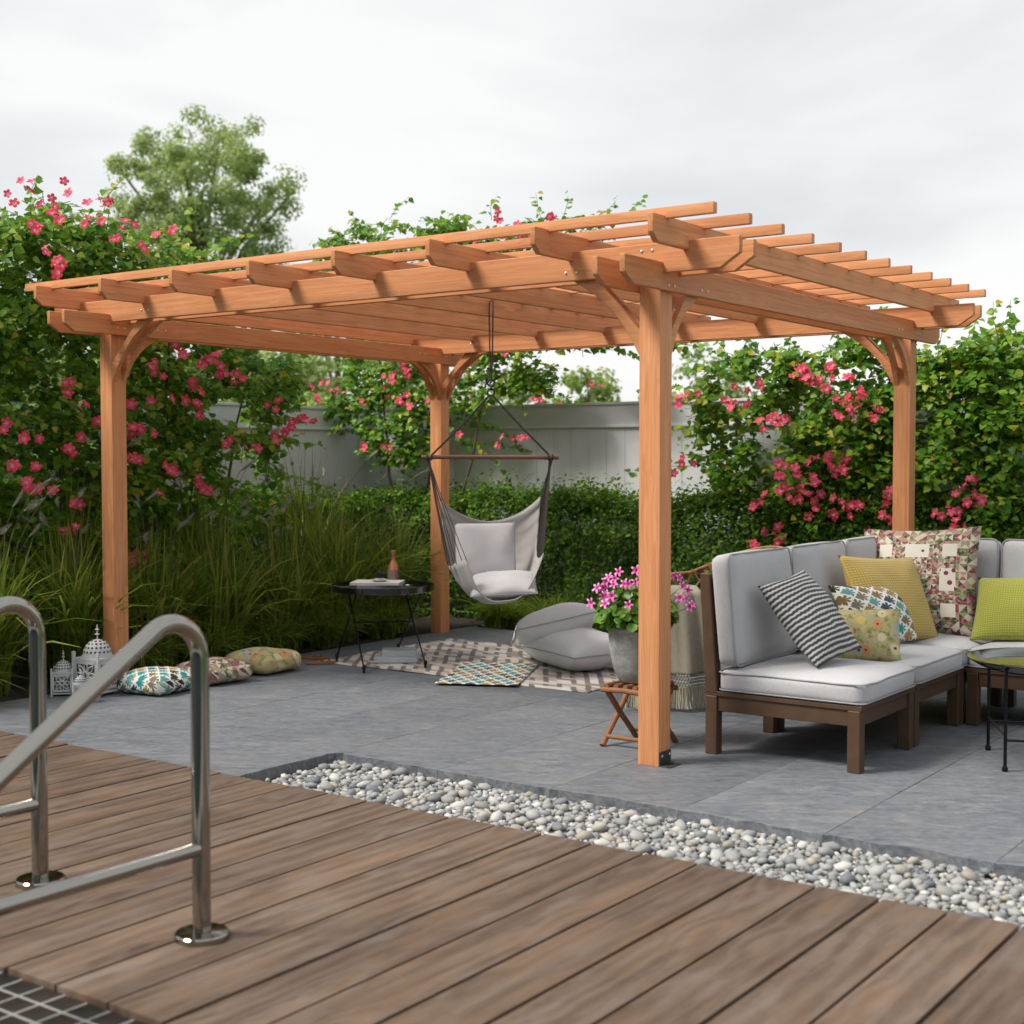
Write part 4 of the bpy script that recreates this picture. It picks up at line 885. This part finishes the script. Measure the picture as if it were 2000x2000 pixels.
def leafmesh(name, parts):
    V = np.vstack([p[0] for p in parts]); off = np.cumsum([0] + [len(p[0]) for p in parts[:-1]]); F = np.vstack([p[1] + o for p, o in zip(parts, off)])
    return arr_mesh(name, V, F, {'rnd': np.concatenate([p[2] for p in parts])}, smooth=False)
def inpoly(x, y, P):
    c = False; j = len(P) - 1
    for i in range(len(P)):
        if (P[i][1] > y) != (P[j][1] > y) and x < (P[j][0] - P[i][0]) * (y - P[i][1]) / (P[j][1] - P[i][1]) + P[i][0]: c = not c
        j = i
    return c
def flower_mesh(name, lobes, tube, seed, deep=.35, ex=.6):
    n = lobes * 6; rings = [(0.06, -.75 * tube, 0), (.12, -.28, .12), (.30, -.04, .32), (.68, .05, .65), (1.0, .0, 1.0)]; V, A = [], []
    for ri, (r, z, a) in enumerate(rings):
        for k in range(n):
            th = 2 * PI * k / n; lob = abs(math.cos(lobes * th / 2)) ** ex; rr = r * (1 - deep * (1 - lob) * (r ** 1.5)); V.append((rr * math.cos(th), rr * math.sin(th), z + .07 * math.sin(th * 2 + seed) * r * r + .05 * lob * r)); A.append(a)
    F = [(i * n + k, i * n + (k + 1) % n, (i + 1) * n + (k + 1) % n, (i + 1) * n + k) for i in range(len(rings) - 1) for k in range(n)]
    return arr_mesh(name, V, F, {'rad': A}, smooth=True)
FLW = [flower_mesh('flower', 5, 1.0, s, .46) for s in (0, 1.7, 3.1)]
for m_ in FLW: m_.materials.append(M['petal'])
STAR = flower_mesh('flower', 5, .8, 0, .80, 1.5); STAR.materials.append(M['pinkpetal'])

def vine(name, label, poly, ax, near, far, ntwig, flowers, out, lsize=(.050, .078), seed=0, stems=(), holes=None, shoots=(), thr=-.42):
    """climbing shrub: leafy twigs over a bumpy mass between the planes `near` and `far`"""
    rs = np.random.default_rng(seed); out = np.array(out, float); xs = [p[0] for p in poly]; ys = [p[1] for p in poly]
    P, Nn, Tp, S, Rn = [], [], [], [], []; tw = MB(); base = None
    def twig(p0, d, L, nl, up):
        pts = []; side = np.cross(d, [0, 0, 1]); side = side / max(1e-6, np.linalg.norm(side)); tint = rs.normal(0, .16)
        for i in range(nl + 1):
            s = i / nl; pts.append(p0 + d * L * s + np.array([0, 0, up * s - .22 * L * s * s]) + side * .03 * math.sin(s * 5))
        for i in range(1, nl + 1):
            for k in range(2 if i < nl else 1):
                sg = 1 if (i + k) % 2 else -1; q = pts[i] + side * sg * .012 + rs.normal(0, .012, 3)
                nv_ = out * .55 + np.array([0, 0, .75]) + rs.normal(0, .42, 3); tp = side * sg * .75 + d * .5 + np.array([0, 0, -.55]) + rs.normal(0, .3, 3)
                P.append(q); Nn.append(nv_); Tp.append(tp); S.append(rs.uniform(*lsize) * (1 - .25 * (i / nl))); Rn.append(np.clip(rs.beta(2, 2.6) + tint * .6 + .10 * (i / nl), 0, 1))
        tw.tube([pts[0], pts[nl // 2], pts[-1]], [.003, .0024, .0012], 3, cap=False)
    cnt = 0; guard = 0
    while cnt < ntwig and guard < ntwig * 12:
        guard += 1; x, y = rs.uniform(min(xs), max(xs)), rs.uniform(min(ys), max(ys))
        if not inpoly(x, y, poly): continue
        h = mnoise.noise(Vector((x / 75, y / 75, seed * 3.7))) + .5 * mnoise.noise(Vector((x / 32, y / 32, seed)))
        if holes and any(((x - hx) / hr) ** 2 + ((y - hy) / hv) ** 2 < 1 + .5 * h for hx, hy, hr, hv in holes): continue
        if h < thr and rs.random() < .85: continue
        f = np.clip(.5 - .55 * h, 0, 1) * .6 + rs.random() ** 1.6 * .4; p = at(x, y, ax, near + (far - near) * f)
        a = rs.uniform(0, 2 * PI); d = out * rs.uniform(.3, 1.0) + np.array([math.cos(a), math.sin(a), 0]) * .8; d[2] = rs.normal(.05, .30); d /= np.linalg.norm(d)
        twig(p - d * .12, d, rs.uniform(.18, .34), int(rs.integers(4, 7)), rs.uniform(0, .08)); cnt += 1
    for (x, y, dx, dy, L) in shoots:                                        # long thin sprays that reach out of the mass
        p = at(x, y, ax, near + (far - near) * rs.uniform(.1, .6)); d = RGT * dx - np.array([0, 0, dy]) + out * rs.uniform(-.1, .3); d /= np.linalg.norm(d); twig(p, d, L, int(L / .045), .10 * L)
    root = at(stems[0][0], stems[0][1], ax, (near + far) / 2) if stems else P[0]; root = np.array([root[0], root[1], -.02])
    t = thing(name, label, 'shrub', tuple(root)); inv = -root
    me = leafmesh('foliage', [leaves(np.array(P) + inv, Nn, Tp, S, rnd=np.array(Rn))]); me.materials.append(M['vine']); o = O('foliage', me, None, t); o['kind'] = 'stuff'
    tw.v = [tuple(np.array(v) + inv) for v in tw.v]; to = O('twigs', tw.mesh('twigs', ang=0), M['twig'], t); to['kind'] = 'stuff'
    for (x, y, x2, y2) in stems:
        a, b = at(x, y, ax, (near + far) / 2), at(x2, y2, ax, (near + far) / 2 + rs.uniform(-.15, .15)); a[2] = -.02; m_ = (a + b) / 2 + rs.normal(0, .07, 3)
        pts = [a + (m_ - a) * s * 2 if s <= .5 else m_ + (b - m_) * (s - .5) * 2 for s in np.linspace(0, 1, 9)]; pts = [p + rs.normal(0, .012, 3) * (i > 0) + inv for i, p in enumerate(pts)]
        MB().tube(pts, list(np.linspace(.020, .007, 9)), 7).build('stem', M['bark'], t)
    flowers = [(fx + (rs.normal(0, 9) if k_ else 0), fy + (rs.normal(0, 8) if k_ else 0)) for fx, fy in flowers for k_ in range(1 + int(rs.random() < .6) + int(rs.random() < .35))]
    for (x, y) in flowers:
        p = at(x, y, ax, near + (far - near) * rs.uniform(-.10, .10)) + inv; n_ = out * .9 + np.array([0, 0, .25]) + rs.normal(0, .48, 3); q = Vector(n_).to_track_quat('Z', 'Y')
        f = O('flower', FLW[int(rs.integers(3))], None, t, tuple(p)); e = q.to_euler(); f.rotation_euler = e; f.scale = (rs.uniform(.027, .043),) * 3
    return t
cA = lambda L, s=.3623, ox=0, oy=300: [(ox + a * s, oy + b * s) for a, b in L]
FL_LEFT = cA([(40, 215), (75, 265), (160, 195), (215, 270), (280, 240), (300, 290), (365, 210), (320, 355), (190, 390), (215, 385), (250, 530), (310, 570), (325, 580), (310, 640), (470, 260), (535, 240), (595, 245), (455, 380), (540, 330), (610, 460), (840, 435), (910, 430), (660, 400), (760, 490), (945, 1030), (990, 1085), (835, 1120), (830, 1150), (1080, 1125), (1150, 1095), (1160, 1120), (1180, 1190), (1250, 1190), (1275, 1185), (1320, 1210), (1040, 1245), (930, 1320), (1000, 1330), (1070, 1360), (1090, 1415), (380, 1230), (360, 1295), (465, 1350), (710, 1350), (810, 1355), (740, 1475), (765, 1490), (830, 1510), (530, 1440), (60, 1455), (20, 1490), (210, 1540), (135, 1520), (440, 1530), (400, 1620), (350, 1600), (80, 1680), (720, 1650), (750, 1650), (140, 1770), (155, 1800), (180, 1830), (285, 1815), (910, 1700), (940, 1720), (1080, 1780), (1130, 1810), (400, 1885), (860, 1830), (1220, 1560), (1240, 1540), (1330, 1585), (1365, 1575), (1480, 1520), (1535, 1510), (1575, 1450), (1600, 1430), (1640, 1425), (1690, 1440), (1500, 1330), (1440, 1355), (880, 1200), (1045, 1275)]) + cA([(70, 30), (190, 40), (405, 230), (400, 370), (340, 395), (735, 480), (770, 545), (720, 560), (710, 520), (1090, 140), (1120, 170)], oy=900)
FL_MID = cA([(20, 1115), (70, 1105), (120, 1140), (145, 1150), (60, 1190), (295, 1195), (440, 1080), (455, 1065), (520, 1020), (540, 1035), (440, 1175), (495, 1200), (555, 1225), (650, 1195), (300, 1430), (445, 1450), (820, 1375), (1105, 1400), (1150, 1395), (1035, 1440), (880, 1190), (1225, 1185), (1260, 1190), (1365, 1205), (1530, 1105), (1585, 1110), (1065, 940), (1040, 225), (1130, 240), (1310, 205), (1340, 210), (1060, 310), (1145, 310), (1195, 300), (900, 340)], ox=600, oy=350) + cA([(1580, 260), (1580, 305)], oy=900)
FL_RIGHT = cA([(200, 190), (190, 235), (290, 178), (475, 140), (540, 160), (600, 115), (420, 210), (450, 230), (485, 220), (535, 232), (800, 60), (850, 75), (835, 95), (905, 100), (860, 125), (935, 150), (970, 100), (960, 55), (1060, 95), (985, 200), (980, 275), (1045, 235), (1050, 200), (1115, 185), (1065, 275), (1165, 290), (1180, 235), (1215, 260), (620, 355), (675, 290), (670, 330), (600, 310), (715, 320), (170, 575), (210, 530), (270, 530), (715, 590), (735, 540), (780, 540), (790, 590), (845, 520), (895, 500), (950, 490), (1035, 505), (970, 545), (990, 560), (1020, 575), (870, 590), (895, 615), (810, 660), (855, 680), (910, 680), (775, 715), (700, 668), (755, 655), (625, 680), (610, 720), (575, 735), (885, 745), (850, 795), (970, 780), (1015, 720), (1070, 730), (1100, 755), (1060, 795), (695, 845), (625, 870), (690, 925), (575, 935), (1260, 660), (1255, 805), (1220, 780), (1635, 630), (1585, 680), (1680, 610), (1685, 685), (1645, 725), (1720, 715), (1555, 745), (1515, 795), (1600, 770), (1590, 810), (1565, 860), (1630, 845)], .3882, 1250, 700)
vine('flowering_vine', 'tall vine with pink flowers covering the left fence behind the front left post',
     [(-260, 470), (-60, 430), (40, 425), (110, 395), (190, 420), (250, 465), (330, 450), (390, 490), (440, 520), (500, 600), (560, 690), (585, 760), (560, 830), (530, 900), (545, 960), (500, 1040), (300, 1120), (0, 1150), (-260, 1150)], 'x', -4.25, -5.35, 3000, FL_LEFT, (.75, -.55, .1), seed=2,
     stems=[(120, 1180, 150, 600), (260, 1200, 330, 650), (380, 1180, 470, 780), (40, 1180, -30, 600), (300, 1190, 240, 520)], holes=[(520, 660, 40, 55), (430, 800, 40, 30), (470, 920, 45, 40)],
     shoots=[(520, 870, .9, -.1, .45), (560, 760, .8, .0, .5), (520, 930, .9, .05, .5), (330, 470, .5, -.8, .35), (410, 500, .7, -.5, .35), (60, 420, .1, -1, .3), (200, 420, .4, -.8, .35), (560, 700, .6, -.2, .4), (470, 1000, .9, .2, .45)])
vine('flowering_vine', 'vine with pink flowers growing in the fence corner behind the back left post',
     [(640, 460), (720, 430), (800, 440), (930, 420), (1060, 430), (1190, 420), (1205, 640), (1195, 700), (1120, 730), (1080, 770), (960, 780), (900, 850), (860, 900), (760, 905), (690, 850), (640, 800), (600, 740), (560, 690), (600, 600)], 'y', 4.0, 4.52, 1150, FL_MID, (.25, -.95, .1), seed=5,
     stems=[(830, 1100, 850, 700), (790, 1100, 740, 700), (870, 1100, 960, 700)], holes=[(620, 720, 60, 60), (1120, 700, 80, 25)],
     shoots=[(900, 870, .9, -.05, .6), (880, 850, .6, .3, .5), (1150, 680, .9, .1, .5), (1000, 760, .8, .1, .6), (700, 450, -.3, -1, .2), (960, 430, .1, -1, .22), (1100, 425, .2, -1, .22), (1180, 430, .5, -.9, .22), (1220, 425, .6, -.6, .22), (640, 780, -.9, .1, .45), (760, 430, .6, -.8, .3), (1060, 440, -.2, -1, .3), (900, 820, .9, .2, .5), (650, 860, -.7, .1, .4)])
vine('flowering_vine', 'wide vine with pink flowers covering the back fence behind the sofa',
     [(1350, 720), (1420, 690), (1480, 680), (1560, 690), (1640, 670), (1720, 660), (1800, 690), (1900, 670), (2060, 640), (2060, 1080), (1880, 1040), (1700, 1060), (1480, 1050), (1450, 980), (1400, 940), (1350, 900), (1370, 820)], 'y', 3.95, 4.52, 1350, FL_RIGHT, (.2, -.95, .15), seed=8, thr=-.20,
     stems=[(1430, 1100, 1440, 800), (1600, 1100, 1620, 760), (1780, 1100, 1740, 760), (1920, 1100, 1950, 740)], holes=[(1490, 950, 30, 35), (1860, 960, 30, 30), (1440, 760, 40, 30)],
     shoots=[(1360, 760, -.9, -.1, .45), (1350, 910, -.9, .0, .5), (1370, 830, -.9, .2, .4), (1880, 680, .4, -.9, .30), (1950, 660, -.2, -1, .28), (1760, 670, .7, -.7, .4), (1480, 690, -.5, -.6, .4), (1900, 680, .8, -.6, .4), (1360, 700, -.8, -.5, .4), (1300, 670, .8, .1, .4), (1540, 690, .3, -1, .35), (1650, 680, -.4, -1, .35), (1830, 700, .1, -1, .4), (1990, 660, -.3, -1, .3), (1700, 665, .4, -1, .3), (1420, 700, -.3, -1, .3)])

# --- low hedge along both fences
def hedge(name, label, spans, n, ls=(.022, .040)):
    P, Nn = [], []; rs = np.random.default_rng(31)
    tot = sum(math.hypot(b[0] - a[0], b[1] - a[1]) for a, b, d, h in spans)
    for (a, b, dep, h) in spans:
        a, b = np.array(a), np.array(b); L = np.linalg.norm(b - a); ex = (b - a) / L; ey = np.array([-ex[1], ex[0]]); m = int(n * L / tot)
        s = rs.uniform(0, L, m); k = rs.random(m)
        hh = np.array([h * (1 + .15 * mnoise.noise(Vector((q * 1.5, 3, h))) + .10 * mnoise.noise(Vector((q * 6, 7, h)))) for q in s])
        front = k < .62; bz = rs.random(m) ** .8; bump = np.array([.17 * mnoise.noise(Vector((q * 3.0, z_ * 3.2, 1.7))) for q, z_ in zip(s, bz)])
        ins = np.abs(rs.normal(0, .075, m))
        y = np.where(front, 0 + bump + ins, rs.uniform(0, dep, m)); z = np.where(front, bz * hh, hh - ins + bump * .6 + rs.exponential(.038, m))
        rnd_c = np.clip(z / hh - .82, 0, 1) * .6; y = y + np.where(front, rnd_c, 0)
        xy = a + s[:, None] * ex + y[:, None] * ey; P.append(np.column_stack([xy, z]))
        no = np.where(front[:, None], np.column_stack([np.tile(-ey, (m, 1)), np.full(m, .5)]), np.tile([-ey[0] * .3, -ey[1] * .3, 1], (m, 1))); Nn.append(no + rs.normal(0, .55, (m, 3)))
    P = np.vstack(P); Nn = np.vstack(Nn); Tp = rs.normal(0, 1, P.shape) + [0, 0, .5]; t = thing(name, label, 'hedge', (spans[0][0][0], spans[0][0][1], 0)); P = P - [spans[0][0][0], spans[0][0][1], 0]
    me = leafmesh('foliage', [leaves(P, Nn, Tp, rs.uniform(*ls, len(P)), SMALL_V, SMALL_F)]); me.materials.append(M['hedge']); O('foliage', me, None, t)['kind'] = 'stuff'
    mb = MB()
    for (a, b, dep, h) in spans:
        a, b = np.array(a), np.array(b); L = np.linalg.norm(b - a); ex = (b - a) / L; ey = np.array([-ex[1], ex[0]])
        for i in range(int(L / .35)):
            p = a + ex * (i + .5) * .35 + ey * dep * .5 - np.array(spans[0][0]); mb.tube([(p[0], p[1], 0), (p[0] + rs.normal(0, .04), p[1] + rs.normal(0, .04), h * .5), (p[0] + rs.normal(0, .08), p[1] + rs.normal(0, .05), h * .85)], [.012, .009, .004], 5)
    mb.build('branches', M['bark'], t)['kind'] = 'stuff'
hedge('hedge', 'dense dark green hedge clipped low in front of the back fence', [((-5.45, 3.98), (2.9, 3.98), .50, 1.02)], 76000, (.028, .052))
hedge('hedge', 'dark green hedge along the left fence near the garden corner', [((-4.98, -1.0), (-4.98, 3.95), .55, .98)], 30000, (.028, .052))

hedge('hedge', 'tall unseen hedge added beyond the pool as a dark reflection for the steel rails', [((15, -11.5), (-12, -11.5), 1.2, 4.6)], 26000, (.16, .26))  # added behind the camera, out of view, to darken the rail reflections

# --- ornamental grasses
PLM = MB(); prs = np.random.default_rng(77)
for k in range(330):
    q0 = prs.random() ** .9; a = prs.uniform(0, 2 * PI); r = .019 * math.sin(PI * min(1, q0 * .9 + .08)) + .002; d = Vector((math.cos(a), math.sin(a), 0)); sd_ = Vector((-d.y, d.x, 0)) * .0008; q = Vector((.035 * q0 ** 2, 0, q0 * .115)); e = q + d * r + Vector((.004, 0, prs.uniform(.014, .026)))
    PLM.add([q - sd_, q + sd_, e], [(0, 1, 2)])
PLM.tube([(0, 0, 0), (.009, 0, .06), (.035, 0, .115)], [.0028, .0030, .0012], 5)
PLMM = PLM.mesh('plume', smooth=False); PLMM.materials.append(M['plume'])
def grass(label, loc, n, h, mat, nplume, seed, lean=.7, base=.10, wd=.0055, cat='grass'):
    rs = np.random.default_rng(seed); ns = 6; phi = rs.uniform(0, 2 * PI, n); L = h * rs.uniform(.55, 1.15, n); ln = np.clip(rs.normal(lean, .28, n), .08, 1.35)
    rb = base * np.sqrt(rs.random(n)); pb = rs.uniform(0, 2 * PI, n); b = np.column_stack([rb * np.cos(pb), rb * np.sin(pb), np.zeros(n)])
    o = np.column_stack([np.cos(phi), np.sin(phi), np.zeros(n)]); sd_ = np.column_stack([-np.sin(phi), np.cos(phi), np.zeros(n)]); s = np.linspace(0, 1, ns)
    C = b[:, None] + o[:, None] * (L * ln)[:, None, None] * (s ** 1.7)[None, :, None] * .8 + np.array([0, 0, 1])[None, None] * (L[:, None] * (s[None] - (.55 * ln[:, None]) * s[None] ** 2.4))[:, :, None]
    wv = (wd * rs.uniform(.7, 1.3, n))[:, None] * np.array([.8, 1, 1, .85, .55, .08])[None]; tw = sd_[:, None] * wv[:, :, None] + np.array([0, 0, 1])[None, None] * wv[:, :, None] * rs.normal(0, .35, n)[:, None, None]
    V = np.stack([C - tw, C + tw], 2).reshape(-1, 3); I = (np.arange(n) * ns * 2)[:, None]; q = np.arange(ns - 1) * 2
    F = np.stack([I + q, I + q + 1, I + q + 3, I + q + 2], -1).reshape(-1, 4)
    t = thing('ornamental_grass', label, cat, loc, group='ornamental grasses in the bed'); t['kind'] = 'thing'; me = arr_mesh('blades', V, F, {'rnd': np.repeat(rs.random(n), ns * 2)}, smooth=True); me.materials.append(mat); O('blades', me, None, t)['kind'] = 'stuff'
    for k in range(nplume):
        a = rs.uniform(0, 2 * PI); hh = h * rs.uniform(.95, 1.35); l = rs.uniform(.12, .42); d = Vector((math.cos(a), math.sin(a), 0)); pts = [d * l * hh * s_ ** 1.8 + Vector((0, 0, hh * (s_ - .12 * s_ ** 3))) for s_ in np.linspace(0, 1, 7)]
        st = MB().tube(pts, [.0022] * 7, 4).build('stalk', M['twig'], t); dr = (pts[-1] - pts[-2]).normalized() + Vector((d.x * .5, d.y * .5, -.15)); pl = O('plume', PLMM, None, st, tuple(pts[-1])); pl.rotation_euler = dr.to_track_quat('Z', 'Y').to_euler(); z_ = rs.uniform(.7, 1.25); pl.scale = (z_, z_, z_)
    return t
GR = [((-4.12, -1.25), 'plumed grass at the far left edge of the picture', 1.0), ((-4.08, -.62), 'plumed grass behind the medium lantern', .88), ((-4.10, .02), 'plumed grass hidden partly by the front left post', .92), ((-4.08, .62), 'plumed grass just right of the front left post', .85),
      ((-4.10, 1.20), 'arching grass behind the olive floral floor cushion', .90), ((-4.10, 1.78), 'arching grass behind the pair of sandals', .82), ((-4.12, 2.38), 'tall grass behind the tray table', 1.0), ((-4.15, 3.00), 'tall grass clump next to the back left post', .95)]
for k, ((x, y), lab, h) in enumerate(GR): grass(lab, (x, y, -.01), 430, h * 1.12, M['grass'], 8 if k < 6 else 4, 60 + k, .50, .14, .0075)
for k, (x, y, h, lab) in enumerate([(-4.62, -.9, 1.35, 'taller feathery grass in the second row at the far left'), (-4.60, .35, 1.35, 'taller feathery grass in the second row behind the left post'), (-4.62, 1.45, 1.30, 'taller feathery grass under the left vine'), (-4.60, 2.55, 1.45, 'tallest reed like grass rising behind the tray table')]): grass(lab, (x, y, -.01), 300, h, M['grass'], 5, 80 + k, .42, .12, .0062)
for k, (x, y) in enumerate([(-3.98, -.95), (-3.96, .32), (-3.96, .92), (-3.97, 1.50), (-3.97, 2.08), (-3.98, 2.72)]):
    grass(['low fine sedge spilling onto the patio at the far left', 'low fine sedge at the foot of the left post', 'low fine sedge behind the patchwork floor cushion', 'low fine sedge behind the sandals', 'low fine sedge left of the tray table legs', 'low fine sedge behind the tray table legs'][k], (x, y, -.01), 520, .46, M['sedge'], 0, 90 + k, .95, .11, .004)
for k, (x, lab) in enumerate([(-3.62, 'low tufted sedge just right of the back left post'), (-3.10, 'low tufted sedge below the hanging chair'), (-2.55, 'low tufted sedge behind the propped floor pillow'), (-1.95, 'low tufted sedge behind the planter'), (-1.35, 'low tufted sedge behind the rattan chair'), (-.75, 'low tufted sedge behind the near sofa back')]): grass(lab, (x, 3.80, -.01), 560, .42, M['sedge'], 0, 110 + k, .95, .14, .004)

# --- plant in the concrete pot
pl = thing('potted_plant', 'leafy green plant with pink star flowers growing in the concrete pot', 'plant', (pc[0], pc[1], .535)); P, Nn, Tp, S = [], [], [], []; rs = np.random.default_rng(5); st = MB()
for k in range(540):
    a = rs.uniform(0, 2 * PI); el = math.acos(rs.uniform(-.15, 1)); d = np.array([math.cos(a) * math.sin(el), math.sin(a) * math.sin(el), math.cos(el)]); r = rs.uniform(.55, 1) ** .6; p = np.array([d[0] * .185, d[1] * .185, .085 + d[2] * .150]) * r
    p[2] = max(p[2], .005); P.append(p); Nn.append(d + [0, 0, .6] + rs.normal(0, .35, 3)); Tp.append(d * 1.0 + [0, 0, -.5] + rs.normal(0, .3, 3)); S.append(rs.uniform(.034, .056))
    if k % 6 == 0: st.tube([(0, 0, 0), tuple(p * [.4, .4, .6]), tuple(p)], .0017, 4, cap=False)
RND_V = np.array([(0, 0, 0), (-.40, .12, .05), (-.52, .50, .05), (-.22, .92, .0), (0, .88, -.02), (.22, .92, .0), (.52, .50, .05), (.40, .12, .05), (0, .45, -.05)]); RND_F = np.array([(i, 8, (i + 1) % 8) for i in range(8)])
me = leafmesh('foliage', [leaves(P, Nn, Tp, S, RND_V, RND_F[:, ::-1])]); me.materials.append(M['potleaf']); O('foliage', me, None, pl)['kind'] = 'stuff'; st.build('stems', M['twig'], pl)
root = np.array([pc[0], pc[1], .535])
for (x, y) in cA([(345, 160), (255, 205), (235, 245), (310, 220), (155, 300), (210, 300), (300, 270), (395, 265), (430, 270), (495, 150), (490, 250), (210, 375), (230, 360), (285, 370), (225, 435), (280, 415), (105, 430), (430, 445), (425, 515), (815, 195), (865, 215), (940, 320), (870, 385), (925, 390), (955, 465), (895, 285), (980, 440), (550, 180), (650, 220), (720, 170), (600, 300)], .2277, 1130, 1080):
    p = at(x, y, 'd', 6.44 + rs.uniform(-.06, .10)) - root; f = O('flower', STAR, None, pl, tuple(p)); n_ = np.array([p[0], p[1], .10]) * 3 - FWD * .8 + rs.normal(0, .35, 3); f.rotation_euler = Vector(n_).to_track_quat('Z', 'Y').to_euler(); z_ = rs.uniform(.022, .030); f.scale = (z_, z_, z_)
    MB().tube([(p[0] * .5, p[1] * .5, p[2] * .55), tuple(p - n_ / np.linalg.norm(n_) * .018)], .0012, 4).build('flower_stem', M['twig'], pl)

# --- trees beyond the fence
def tree(name, label, px, top, wpx, dep, mat, n, seed, ls=.17, low=.25, nb=64, br0=(.16, .30)):
    rs = np.random.default_rng(seed); b = at(px, 900, 'd', dep); b[2] = -.16; zt = at(px, top, 'd', dep)[2]; rx = wpx / 2 / FPX * dep; H = zt + .16; z0 = H * low; rz = (H - z0) / 2; cz = z0 + rz
    t = thing(name, label, 'tree', tuple(b), group='trees beyond the fence'); P, Nn = [], []; C = []
    MB().tube([(0, 0, 0), (.05 * rx, 0, H * .25), (-.04 * rx, .05 * rx, H * .5), (.02 * rx, 0, H * .78)], [H * .022, H * .017, H * .011, H * .004], 9).build('trunk', M['bark'], t)
    for i in range(nb):
        d = nrmz(rs.normal(0, 1, 3)); r = rs.uniform(.02, 1) ** .36 * .90; c = np.array([d[0] * rx * r, d[1] * rx * r, cz + d[2] * rz * r]); br = rx * rs.uniform(*br0); C.append(c); m = n // nb
        q = nrmz(rs.normal(0, 1, (m, 3))); P.append(c + q * br * (rs.random((m, 1)) ** .45) * [1, 1, .8]); Nn.append(q + [0, 0, .5] + rs.normal(0, .5, (m, 3)))
    for c in C[:14]:
        s = np.array([0, 0, max(H * .18, c[2] * .55)]); MB().tube([tuple(s), tuple((s + c) / 2 + [0, 0, .05 * H]), tuple(c)], [H * .008, H * .005, H * .002], 5).build('limb', M['bark'], t)
    P = np.vstack(P); me = leafmesh('crown', [leaves(P, np.vstack(Nn), rs.normal(0, 1, P.shape) + [0, 0, -.6], rs.uniform(.6, 1.2, len(P)) * ls, SMALL_V * [1.5, 1, 1], SMALL_F)]); me.materials.append(mat); O('crown', me, None, t)['kind'] = 'stuff'
    return t
tree('tree', 'large loose leaved tree rising behind the left vine', 395, 205, 400, 45, M['tree'], 26000, 3, .115, .54, nb=125, br0=(.10, .21))
TR = [(30, 500, 280, 21, 'tree', 'dense tree filling the gaps of the left vine at the picture edge'), (270, 540, 280, 22, 'tree', 'dense tree beyond the left fence behind the front left post'), (110, 345, 190, 48, 'tree2', 'small pale tree at the far left behind the vine'), (255, 400, 170, 50, 'tree2', 'small bright tree at the foot of the large tree'), (520, 440, 200, 46, 'tree', 'round tree right of the large tree above the roof slats'), (660, 470, 180, 40, 'tree', 'low tree seen over the left end of the roof'),
      (560, 640, 300, 26, 'tree', 'green bushy tree filling the gap between the left and middle vines'), (800, 600, 300, 36, 'tree', 'tree hidden mostly by the middle vine'), (1150, 690, 190, 38, 'tree2', 'low bright tree left of the front post above the fence'), (1010, 700, 180, 34, 'tree', 'low tree above the fence behind the hanging chair'),
      (1400, 655, 230, 36, 'tree', 'tree above the back fence just right of the front post'), (1300, 730, 170, 40, 'tree2', 'small pale tree above the fence beside the front post'), (1580, 700, 220, 40, 'tree2', 'tree glimpsed through the top of the right vine'), (1960, 585, 200, 30, 'tree2', 'bright yellow green tree at the right edge above the fence'), (1800, 690, 220, 38, 'tree', 'tree behind the back right post')]
for k, (px, tp, wp, d, mt, lab) in enumerate(TR): tree('tree', lab, px, tp, wp, d, M[mt], 4200, 20 + k, .15, .06)
